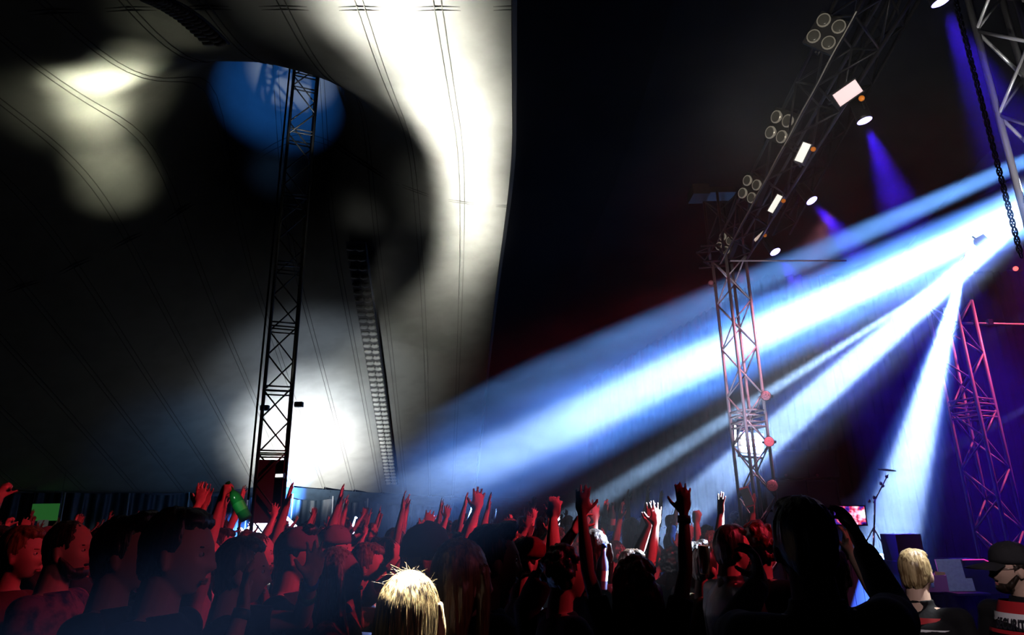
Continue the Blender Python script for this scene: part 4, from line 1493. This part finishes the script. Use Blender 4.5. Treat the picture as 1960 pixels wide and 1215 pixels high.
def place_person(P, px, py, Y, face, label, group=None, z=None, stretch=None):
    """head top seen at that pixel; face = direction in degrees the person looks (0 = away from camera, 90 = to the stage)"""
    parts, arms, HC = P
    top = at(px, py, Y)
    s = (top.z) / (HC.z + 0.125)
    rot = R(-face)
    off = Matrix.Rotation(rot, 3, 'Z') @ Vector((HC.x, HC.y, 0)) * s
    root = empty('person', (top.x - off.x, top.y - off.y, 0), (0, 0, rot), label, 'person', group)
    root.scale = (s, s, s)
    for nm, me, ch in parts:
        o = link(nm, me, root)
        for cn, cm in ch:
            link(cn, cm, o)
    return root

# ------------------------------------------------------------------ the crowd
def wp(root, v):
    s = root.scale[0]
    return Vector(root.location) + Matrix.Rotation(root.rotation_euler[2], 3, 'Z') @ (Vector(v) * s)


def wd(root, v):
    return Matrix.Rotation(root.rotation_euler[2], 3, 'Z') @ Vector(v)


def band(root, arm, m, along=0.02, r=0.031):
    S, E, W, d, n, sg = arm
    fw = (W - E).normalized()
    me = band_mesh(W - fw * along, fw, m, r)
    return link('wristband', me, root)


B_BLUE = mat('blue_band', (0.02, 0.15, 0.8), 0.5)
B_GREEN = mat('green_band', (0.05, 0.5, 0.15), 0.5)
B_BLACK = mat('black_band', (0.02, 0.02, 0.02), 0.5)
B_WHITE = mat('white_band', (0.8, 0.8, 0.8), 0.5)
NEAR = dict(voxel=0.0070, faces=16000)
MIDV = dict(voxel=0.0075, faces=10000)


def T(dx, dz, dy=0.15, **k):
    return A((dx, dy, dz), **k)


# --- figures one can tell apart, nearest first
p = person_meshes(11, sex='f', hair='long', hcol='blonde', shirt='black', **NEAR)
blonde = place_person(p, 792, 1104, 2.1, 38, 'person with long blonde hair lit white on top, seen from behind')
blonde_HC = wp(blonde, p[2])
HCb = p[2]
# loose strands over the blonde hair
rr = random.Random(3)
cu = bpy.data.curves.new('hair_strands', 'CURVE')
cu.dimensions = '3D'
cu.bevel_depth = 0.0007
cu.bevel_resolution = 0
for i in range(1500):
    ph = rr.uniform(0, 2 * PI)
    th0 = rr.uniform(0.0, 0.5)
    drop = rr.uniform(.22, .36)
    off = rr.uniform(.0, .007)
    fly = i > 1490
    pts = []
    for k in range(14):
        t = k / 13
        L = t * (0.30 + drop * .55)
        th = th0 + L / 0.105
        if th < PI / 2:
            rx, ry = 0.092 + off, 0.100 + off
            q = Vector((rx * math.sin(th) * math.cos(ph), ry * math.sin(th) * math.sin(ph) - .018, .024 + (.117 + off) * math.cos(th)))
        else:
            dz = (th - PI / 2) * .105
            w = 1.0 + .10 * math.sin(min(dz / .3, 1) * PI) + .015 * math.sin(ph * 7 + dz * 30)
            q = Vector(((.093 + off) * w * math.cos(ph), (.100 + off) * math.sin(ph) * (1 - dz * .8) - .018 - dz * .18, .024 - dz))
        if fly and k > 3:
            q += Vector((math.cos(ph), math.sin(ph), .6)) * .02 * math.sin(k * .5) * (k - 3) / 6
        pts.append(q)
    if math.sin(ph) > 0.55:
        continue
    sp = cu.splines.new('POLY')
    sp.points.add(len(pts) - 1)
    for k, q in enumerate(pts):
        sp.points[k].co = (*(HCb + q), 1)
        sp.points[k].radius = 1.0 if k < 12 else .4
# short flyaways standing up on the crown
for i in range(70):
    ph, th = rr.uniform(0, 2 * PI), rr.uniform(0, .9)
    b_ = Vector((.090 * math.sin(th) * math.cos(ph), .098 * math.sin(th) * math.sin(ph) - .018, .024 + .116 * math.cos(th)))
    dr = Vector((rr.uniform(-1, 1), rr.uniform(-1, 1), rr.uniform(.3, 1.2))).normalized()
    sp = cu.splines.new('POLY')
    sp.points.add(4)
    bend = Vector((rr.uniform(-1, 1), rr.uniform(-1, 1), rr.uniform(-1, .2)))
    for k in range(5):
        q = b_ + dr * .008 * k + bend * .0016 * k * k
        sp.points[k].co = (*(HCb + q), 1)
        sp.points[k].radius = .6
cu.materials.append(hair_mat('gold_strands', (0.60, 0.42, 0.18), (0.03, 0.018, 0.008)))
so_ = bpy.data.objects.new('hair_strands', cu)
COL.objects.link(so_)
so_.parent = blonde
so_['kind'] = 'stuff'

p = person_meshes(12, sex='f', hair='long', hcol='honey', shirt='black', head=(0, 0, 5), **NEAR)
place_person(p, 888, 1036, 2.35, 62, 'person with straight honey-brown long hair beside the white-lit blonde')
p = person_meshes(13, hair='quiff', hcol='black', shirt='black', **NEAR)
black_hair_man = place_person(p, 944, 1006, 2.7, 72, 'tall person with thick black hair behind the honey-haired one')
p = person_meshes(14, hair='short', hcol='dark', shirt='navy', big=1.08, head=(-3, 0, 0), **NEAR)
m14 = place_person(p, 352, 975, 2.2, 86, 'person in a navy shirt with short dark hair, big clear profile')
p = person_meshes(15, hair='quiff', hcol='black', shirt='black', skin=1, head=(2, 0, 0), **NEAR)
m15 = place_person(p, 252, 990, 2.55, 82, 'person with bushy black hair and a white zip line down the jacket')
zp = MB().tube([(0.02, 0.150, 1.20), (0.03, 0.155, 1.10), (0.03, 0.158, 0.98)], 0.012, 6, flat=.4)
zo = zp.build('zip', mat('white_zip', (0.7, 0.7, 0.75), 0.5), m15, True)
zo.rotation_euler = (0, 0, -R(58))
p = person_meshes(16, hair='buzz', hcol='dark', shirt='pattern', beard=True, big=1.1, **NEAR)
place_person(p, 140, 996, 3.2, 84, 'person in a purple and red printed shirt with receding hair')
p = person_meshes(17, sex='f', hair='ponytail', hcol='honey', shirt='maroon', sleeve='none', **MIDV)
place_person(p, 52, 1008, 3.5, 84, 'person with tied-back fair hair and bare red-lit shoulder')

p = person_meshes(18, T(.36, 1.54, .06, pole=(.6, -.2, -1), d=(.05, -.1, 1), n=(-.2, 1, 0), spread=1.2), T(-.06, 1.60, .30, pole=(1, -.2, -.9), d=(0, .1, 1), n=(-1, 0, 0)), hair='short', hcol='brown', shirt='black', **NEAR)
c18 = place_person(p, 468, 1030, 2.75, 70, 'person clapping with green and blue wristbands beside the big profile')
band(c18, p[1][0], B_BLACK)
band(c18, p[1][1], B_BLUE, .02)
band(c18, p[1][1], B_GREEN, .10, .037)
p = person_meshes(19, T(.2, 1.42, .34, pole=(1, -.4, -.8), d=(0, .2, 1), n=(-1, 0, 0)), DOWN, hair='quiff', hcol='black', shirt='charcoal', cap=(CL['grey'], 'brim', 20), **NEAR)
c19 = place_person(p, 572, 1012, 3.5, 86, 'young person in profile wearing a cap pushed up over dark hair')
band(c19, p[1][0], B_BLUE, .03)
p = person_meshes(20, CLAPLO, T(.24, 1.60, .25, pole=(1, .2, -1), d=(-.2, .2, 1), n=(-1, 0, 0)), sex='f', hair='long', hcol='blonde', shirt='floral', sleeve='short', head=(14, 0, -6), **NEAR)
place_person(p, 655, 1048, 3.2, 96, 'person with blonde hair in a dark floral shirt looking down')
p = person_meshes(21, hair='short', hcol='black', shirt='black', cap=(CL['navy'], 'beanie', 0), head=(-4, 0, 0), **NEAR)
place_person(p, 815, 1015, 3.15, 80, 'person in a dark knitted beanie with sunglasses pushed up nearby')
p = person_meshes(22, T(.10, 1.86, .16, pole=(1, 0, -.6), d=(.2, .1, 1), n=(-1, .4, 0), curl=.8), T(.03, 1.80, .30, pole=(1, 0, -.5), d=(.5, .4, .6), n=(0, 0, -1), curl=.5), hair='short', hcol='dark', shirt='black', cap=(CL['maroon'], 'brim', 0), skin=0, **NEAR)
c22 = place_person(p, 1012, 1030, 3.7, 84, 'person in a red peaked cap clapping overhead behind the dark curls')
p = person_meshes(23, HOLD, DOWN, hair='curly', hcol='black', shirt='black', skin=1, **NEAR)
c23 = place_person(p, 1083, 1047, 3.3, 74, 'person with black curls and black t-shirt, red light on the cheek')
p = person_meshes(24, HOLD, T(.16, 1.28, .28, pole=(1, -.4, -.8), d=(-.3, .6, .5), n=(-1, 0, 0), curl=.9), sex='f', hair='long', hcol='dark', shirt='grey', sleeve='short', **NEAR)
c24 = place_person(p, 1140, 1016, 4.3, 52, 'person with wet dark hair and grey top glaring in the white beam')
p = person_meshes(25, T(.24, 1.98, .08, pole=(1, 0, -.4), d=(.05, 0, 1), n=(0, 1, 0), spread=.8), T(.24, 1.98, .04, pole=(1, 0, -.4), d=(-.1, .1, 1), n=(0, 1, 0), spread=.8), sex='f', hair='curls', hcol='red', shirt='black', **NEAR)
c25 = place_person(p, 1216, 1069, 3.0, 12, 'person with auburn curls raising both bare arms, seen from behind')
band(c25, p[1][0], B_BLACK, .03)
p = person_meshes(26, hair='short', hcol='dark', shirt='leather', sleeve='long', collar=True, **NEAR)
place_person(p, 1398, 1006, 3.9, 76, 'person with cropped hair in a shiny black leather jacket')
p = person_meshes(27, hair='curly', hcol='red', shirt='black', **MIDV)
place_person(p, 1455, 1001, 4.0, 60, 'person with rounded red-lit hair beside the phone-holder')
p = person_meshes(28, CLAPLO, CLAPLO, sex='f', hair='long', hcol='honey', shirt='maroon', cap=(CL['white'], 'brim', 0), **MIDV)
place_person(p, 1364, 1018, 5.0, 50, 'person in a white cap with long honey hair behind the cream shirt')
p = person_meshes(29, HOLD, T(.1, 1.45, .36, pole=(1, -.3, -.8), d=(-.1, .3, 1), n=(-1, 0, 0), curl=.8), hair='short', hcol='brown', shirt='cream', lean=0.10, big=1.15, **MIDV)
c29 = place_person(p, 1350, 1048, 4.3, 70, 'person in a brightly lit cream shirt leaning over a drink')
band(c29, p[1][1], B_BLACK, .05, .036)
# the one who films
PH = A((0.31, 0.42, 1.62), (.35, -.3, -1), (-.3, .15, 1), (-1, .1, 0), .55, .7)
p = person_meshes(30, PH, T(.02, 1.50, .44, pole=(1, -.6, -.9), d=(.2, .2, 1), n=(1, 0, 0), curl=.7), hair='short', hcol='black', shirt='black', sleeve='long', big=1.3, collar=True, **NEAR)
c30 = place_person(p, 1526, 953, 2.05, 4, 'broad black silhouette of a person filming with a raised phone')
# behind: the clapper with the forearm tattoo
p = person_meshes(31, T(.02, 1.72, .34, pole=(.5, -.6, -.9), d=(0, .1, 1), n=(-1, 0, 0)), T(.02, 1.72, .36, pole=(1, -.2, -.8), d=(0, .1, 1), n=(-1, 0, 0)), hair='short', hcol='brown', shirt='black', **MIDV)
c31 = place_person(p, 1588, 1052, 3.3, 40, 'person clapping bare tattooed forearms behind the raised phone')
S_, E_, W_, d_, n_, sg_ = p[1][1]
mid = E_ + (W_ - E_) * .35
tt = MB()
ax_ = (W_ - E_).normalized()
for sgn in (-1, 1):
    o1 = ax_.cross(Vector((1, 0, 0))).normalized()
    c_ = mid + o1 * sgn * .0365
    s2 = ax_.cross(o1)
    tt.tube([c_ + (ax_ * math.cos(t) * .022 * (1 + .3 * math.sin(3 * t)) + s2 * math.sin(t) * .017) for t in [2 * PI * i / 20 for i in range(21)]], .0012, 4, caps=False)
tt.build('tattoo', mat('tattoo_ink', (0.03, 0.02, 0.02), .6), c31)

# phone in the filming hand
ph_c = at(1624, 986, 2.6)
ph = empty('phone', ph_c, aim((ph_c - Vector((0, 0, CAM_Z)))) @ Matrix.Rotation(R(1.5), 3, 'Y'), 'glowing phone held sideways by the black silhouette, filming the stage', 'phone')
pw_, ph_h = 50 / 1268 * 2.75, 30 / 1268 * 2.75
MB().box((0, 0, 0), (pw_ + .012, 0.008, ph_h + .008)).build('case', m_black, ph)
ms = bpy.data.materials.new('phone_screen')
ms.use_nodes = True
nt = ms.node_tree
b_ = nt.nodes['Principled BSDF']
b_.inputs['Base Color'].default_value = (0, 0, 0, 1)
tc = nt.nodes.new('ShaderNodeTexCoord')
vo = nt.nodes.new('ShaderNodeTexNoise')
vo.inputs['Scale'].default_value = 30
vo.inputs['Detail'].default_value = 2
rp = nt.nodes.new('ShaderNodeValToRGB')
rp.color_ramp.interpolation = 'LINEAR'
els = rp.color_ramp.elements
els[0].position, els[0].color = 0.36, (0.01, 0.0, 0.03, 1)
els[1].position, els[1].color = 0.66, (1, 0.9, 1, 1)
for p_, c_ in ((0.44, (0.05, 0.02, 0.3, 1)), (0.5, (0.5, 0.02, 0.06, 1)), (0.56, (0.9, 0.35, 0.55, 1))):
    e = els.new(p_)
    e.color = c_
nt.links.new(tc.outputs['Object'], vo.inputs['Vector'])
nt.links.new(vo.outputs[0], rp.inputs[0])
nt.links.new(rp.outputs[0], b_.inputs['Emission Color'])
b_.inputs['Emission Strength'].default_value = 1.6
MB().box((0.004, -0.006, 0), (pw_ - .004, 0.003, ph_h)).build('screen', ms, ph)


# --- security guards in printed tabards
def tabard(root, texts, ctr_deg, z0=1.02, z1=1.40, name='tabard'):
    rx, ry = 0.205, 0.150
    def ring(a, z, o=0.0):
        k = 1.0 - .18 * max(0, (z - 1.3) / .1)
        return Vector(((rx * k + o) * math.cos(a), (ry * k + o) * math.sin(a), z))
    def wall(za, zb, m, nm, o):
        vs, fs = [], []
        for i in range(49):
            a = 2 * PI * i / 48
            vs += [ring(a, za, o), ring(a, zb, o)]
        for i in range(48):
            fs.append((2 * i, 2 * i + 2, 2 * i + 3, 2 * i + 1))
        return MB().add(vs, fs).build(nm, m, root, True)
    base = wall(z0, z1, mat('reflective_white', (0.92, 0.93, 0.98), 0.6), name, 0)
    mr_ = mat('red_stripe', (0.55, 0.02, 0.03), 0.6)
    for za in (z0 + .12,):
        vs = wall(za, za + .018, mr_, 'stripe', .003)
        vs.parent = base
    sh = wall(z1 - .005, z1 + .055, mr_, 'shoulder_panel', -.012)
    for txt, zc, hgt in texts:
        fc = bpy.data.curves.new('txt', 'FONT')
        fc.body = txt
        fc.size = hgt * 1.38
        fc.align_x = 'CENTER'
        fc.offset = 0.002
        fo = bpy.data.objects.new('txt', fc)
        COL.objects.link(fo)
        dg = bpy.context.evaluated_depsgraph_get()
        me = bpy.data.meshes.new_from_object(fo.evaluated_get(dg))
        bpy.data.objects.remove(fo)
        bm2 = bmesh.new()
        bm2.from_mesh(me)
        bmesh.ops.triangulate(bm2, faces=bm2.faces)
        bmesh.ops.subdivide_edges(bm2, edges=[e for e in bm2.edges if abs(e.verts[0].co.x - e.verts[1].co.x) > .02], cuts=2)
        for v in bm2.verts:
            a = R(ctr_deg) + v.co.x * 0.52 / 0.172
            q = ring(a, zc + v.co.y, .005)
            v.co = q
        bm2.to_mesh(me)
        bm2.free()
        me.materials.clear()
        me.materials.append(mat('black_print', (0.01, 0.01, 0.02), 0.6))
        link('lettering', me, base)
    return base


p = person_meshes(32, hair='short', hcol='blonde', shirt='black', big=1.15, collar=True, **NEAR)
g1 = place_person(p, 1746, 1052, 3.7, 48, 'security guard with pale cropped hair and black polo, back turned')
tabard(g1, (('ES', 1.29, .045), ('NKI', 1.18, .045)), 262, .98, 1.36)
MB().box((0.245, -0.01, 1.27), (0.004, .05, .02)).build('sleeve_badge', mat('red_print', (.6, .03, .03), .6), g1)
p = person_meshes(33, hair='short', hcol='dark', shirt='black', beard=True, glasses=True, head=(0, 0, -42), cap=(CL['charcoal'], 'brim', 0), collar=True, big=1.12, **NEAR)
g2 = place_person(p, 1928, 1040, 3.5, -116, 'security guard in cap and glasses, facing the crowd')
tabard(g2, (('SECURITY', 1.345, .052),), 84, 1.20, 1.42)

# --- raised arms in the middle of the crowd
defs = {}


def proto(k, **kw):
    if k not in defs:
        defs[k] = person_meshes(**{**MIDV, **kw})
    return defs[k]


LOWV = dict(voxel=0.0078, faces=7000)
pA = proto('a', key=41, armR=CLAPHI, armL=CLAPHI, hair='short', hcol='brown', shirt='charcoal')
pB = proto('b', key=42, armR=UP, armL=DOWN, hair='quiff', hcol='dark', shirt='black')
pC = proto('c', key=43, armR=UPWIDE, armL=UPWIDE, sex='f', hair='long', hcol='brown', shirt='maroon')
pD = proto('d', key=44, armR=CLAP, armL=CLAP, sex='f', hair='ponytail', hcol='honey', shirt='navy', head=(-6, 0, 0))
pE = proto('e', key=45, armR=FIST, armL=DOWN, hair='curly', hcol='dark', shirt='grey')
pF = proto('f', key=46, hair='short', hcol='brown', shirt='white', **{})
pG = proto('g', key=47, armR=CLAPLO, armL=CLAPLO, hair='short', hcol='dark', shirt='charcoal', cap=(CL['grey'], 'brim', 180))
pH = proto('h', key=48, armR=HOLD, armL=UP, hair='buzz', hcol='brown', shirt='maroon', beard=True)
pI = proto('i', key=49, sex='f', hair='bun', hcol='dark', shirt='black', armR=T(.14, 1.8, .3, pole=(1, 0, -.5), d=(0, .2, 1), n=(-1, 0, 0)), armL=T(.14, 1.72, .3, pole=(1, 0, -.5), d=(0, .2, 1), n=(-1, 0, 0)))

cast = [
    (pE, 396, 1030, 3.9, 70, 'person thrusting up a green bottle behind the big profile'),
    (pA, 1098, 1040, 4.9, 66, 'person with blown-out white clapping hands between the cap and the grey top'),
    (pA, 1210, 1052, 4.4, 80, 'person whose joined hands glare white between the auburn one\'s arms'),
    (pB, 1118, 1038, 5.4, 74, 'person raising a dark bottle overhead, white band on the wrist'),
    (pE, 1290, 1048, 5.2, 60, 'person with a pink-lit fist raised beside the tower foot'),
    (pB, 1400, 1030, 5.3, 85, 'person holding up a white phone beside the tower foot'),
    (pB, 1328, 1038, 4.7, 72, 'person with black hair and raised red arm before the cream shirt'),
    (pG, 642, 1008, 4.3, 85, 'person in a backwards grey cap behind the floral shirt'),
    (pD, 706, 1040, 3.9, 88, 'person clapping with wristbands right behind the floral shirt'),
    (pC, 640, 1012, 6.2, 80, 'person with both thin arms spread high behind the backwards cap'),
    (pI, 745, 1030, 4.4, 92, 'person with a hair bun holding both hands up'),
    (pH, 610, 1012, 5.4, 84, 'bearded person in a maroon shirt near the lit canopy'),
    (pA, 870, 1020, 4.9, 80, 'person clapping overhead behind the dark beanie'),
    (pC, 760, 1012, 6.0, 84, 'person with long brown hair and open arms below the smoky beam'),
    (pF, 430, 1012, 5.2, 86, 'person in a white shirt beside the mast foot'),
    (pA, 330, 1018, 4.6, 84, 'person clapping with hands just over the big profile'),
    (pG, 205, 1010, 4.7, 84, 'person in a backwards cap between the two black-haired profiles'),
    (pI, 1255, 1040, 5.6, 78, 'person with a hair bun and pale hands beyond the auburn arms'),
    (pH, 1178, 1034, 5.9, 82, 'bearded person behind the blown-out hands'),
    (pD, 985, 1022, 5.6, 84, 'person with tied hair clapping behind the red cap'),
    (pF, 1060, 1030, 6.3, 86, 'person in a white top behind the blown-out hands'),
    (pB, 905, 1018, 6.2, 80, 'person with one hand raised over the tall black hair'),
    (pG, 95, 1010, 5.2, 86, 'person in a backwards cap under the green banner'),
    (pE, 10, 1012, 4.8, 86, 'dark curly-haired person at the very edge of the crowd'),
    (pH, 500, 1022, 4.6, 82, 'bearded person with one raised arm before the lit canopy'),
]
roots = []
for P, px, py, Y, fc, lab in cast:
    roots.append(place_person(P, px, py, Y, fc, lab))
# things held up in the hands
g_arm = pE[1][0]
e_root = roots[0]
Wh = wp(e_root, g_arm[2] + g_arm[3] * .085 + Vector((0, .03, 0)))
dirb = (at(462, 968, Wh.y) - at(440, 925, Wh.y)).normalized()
bottle(Wh + dirb * 0.20, 0.95, (-dirb).to_track_quat('Z', 'Y').to_euler(), 'green glass bottle tipped over in a raised fist by the mast', m_green, lab_m=mat('bright_green_label', (.02, .8, .12), .5), capm=m_green)
b_arm = pB[1][0]
Wh = wp(roots[3], b_arm[2] + b_arm[3] * .06)
bottle(Wh + Vector((.03, -.04, -.14)), .85, (0.15, .1, 0), 'dark bottle held up in a raised hand with a white band', m_black, lab_m=mat('grey_paper_label', (.3, .3, .3), .6))
band(roots[3], b_arm, B_WHITE, .02)
band(roots[8], pD[1][0], B_GREEN, .02)
band(roots[8], pD[1][1], B_BLACK, .02)
band(roots[10], pI[1][0], B_GREEN, .02)
Wh = wp(roots[5], b_arm[2] + b_arm[3] * .09)
wph = empty('phone', Wh + Vector((-.04, -.01, .04)), aim((0.5, 1, 0)) @ Matrix.Rotation(R(-15), 3, 'Y'), 'white phone held upright in a raised hand by the tower', 'phone')
MB().box((0, 0, 0), (.07, .009, .145)).build('body', mat('white_phone', (.8, .8, .8), .35), wph)
MB().box((0, -.006, 0), (.06, .003, .12)).build('screen', m_black, wph)
# water bottle of the person in the white beam, green-labelled bottle below the red cap, a glass
w24 = wp(c24, (-.16, .33, 1.30)) if False else at(1150, 1128, 3.95)
bottle(w24, 1.0, (0.1, .12, 0), 'clear water bottle glaring in the beam before the grey top', mat('bluish_clear_plastic', (0.5, .55, 1), .15, trans=.6), capm=mat('blue_cap', (.05, .15, .8), .4))
gb_ = at(1030, 1118, 3.5)
bottle(gb_, .95, Euler((0.2, 1.15, .2)), 'green-labelled bottle lying across a forearm below the red cap', m_black, lab_m=mat('pale_green_label', (.3, .8, .35), .5))
gl = empty('beer_glass', at(1349, 1098, 4.0), (0.05, 0.05, 0), 'tall beer glass in the hand before the cream shirt', 'glass')
MB().tube([(0, 0, 0), (0, 0, .004), (0, 0, .15)], [.026, .028, .036], 16).build('glass_body', mat('amber_beer', (.75, .25, .12), .15, trans=.4), gl, True)

# --- the rest of the crowd, back to the tent wall
rr = random.Random(21)
protos = [pA, pB, pC, pD, pE, pF, pG, pH, pI]
desc = ['clapping', 'one-armed', 'wide-armed', 'fair-haired', 'fist-raising', 'white-shirted', 'backwards-capped', 'bearded', 'bun-haired']
zones = [(-150, 170, 'under the green banner'), (170, 470, 'before the mast'), (470, 640, 'before the lit canopy'), (640, 860, 'below the rope lacing'), (860, 1080, 'under the end of the smoky beam'), (1080, 1300, 'behind the white-lit hands'), (1300, 1440, 'before the corner tower')]
placed = [(r_.location.x, r_.location.y) for r_ in bpy.data.objects if r_.get('category') == 'person']
for o in bpy.data.objects:
    if o.get('category') == 'person' and o.name in bpy.data.objects:
        placed.append((o.location.x, o.location.y))
n_bg = 0
tries = 0
while n_bg < 120 and tries < 6000:
    tries += 1
    Y = 5.2 + 19 * rr.random() ** 1.3
    px = rr.uniform(-60, 1415)
    pos = at(px, 1000, Y)
    if any((pos.x - a) ** 2 + (pos.y - b) ** 2 < (0.55 + .012 * Y) ** 2 for a, b in placed):
        continue
    if abs(pos.x - MAST.x) < .6 and abs(pos.y - MAST.y) < .7:
        continue
    if abs(pos.x - pc.x) < 1.3 and abs(pos.y - 24) < 1.3:
        continue
    placed.append((pos.x, pos.y))
    k = rr.choice([0, 0, 1, 2, 3, 3, 4, 5, 6, 7, 8])
    z = [i for i, (a, b, _) in enumerate(zones) if a <= px < b][0]
    dist = 'middle rows' if Y < 9 else ('back rows' if Y < 15 else 'far rows')
    ztop = rr.uniform(1.60, 1.84)
    v = pos.copy()
    v.z = ztop
    P = protos[k]
    s = ztop / (P[2].z + .125)
    rot = R(-rr.uniform(62, 100))
    lab = '%s person in the %s %s' % (desc[k], dist, zones[z][2])
    root = empty('person', (pos.x, pos.y, 0), (0, 0, rot), lab, 'person', '%s people, %s' % (desc[k], dist + ' ' + zones[z][2]))
    root.scale = (s,) * 3
    for nm, me, ch in P[0]:
        if nm in ('shoes',) or (nm == 'trousers' and Y > 9):
            pass
        o = link(nm, me, root)
        if Y < 8:
            for cn, cm in ch:
                link(cn, cm, o)
    n_bg += 1
print('CROWD', n_bg, 'T', round(time.time() - T0, 1))
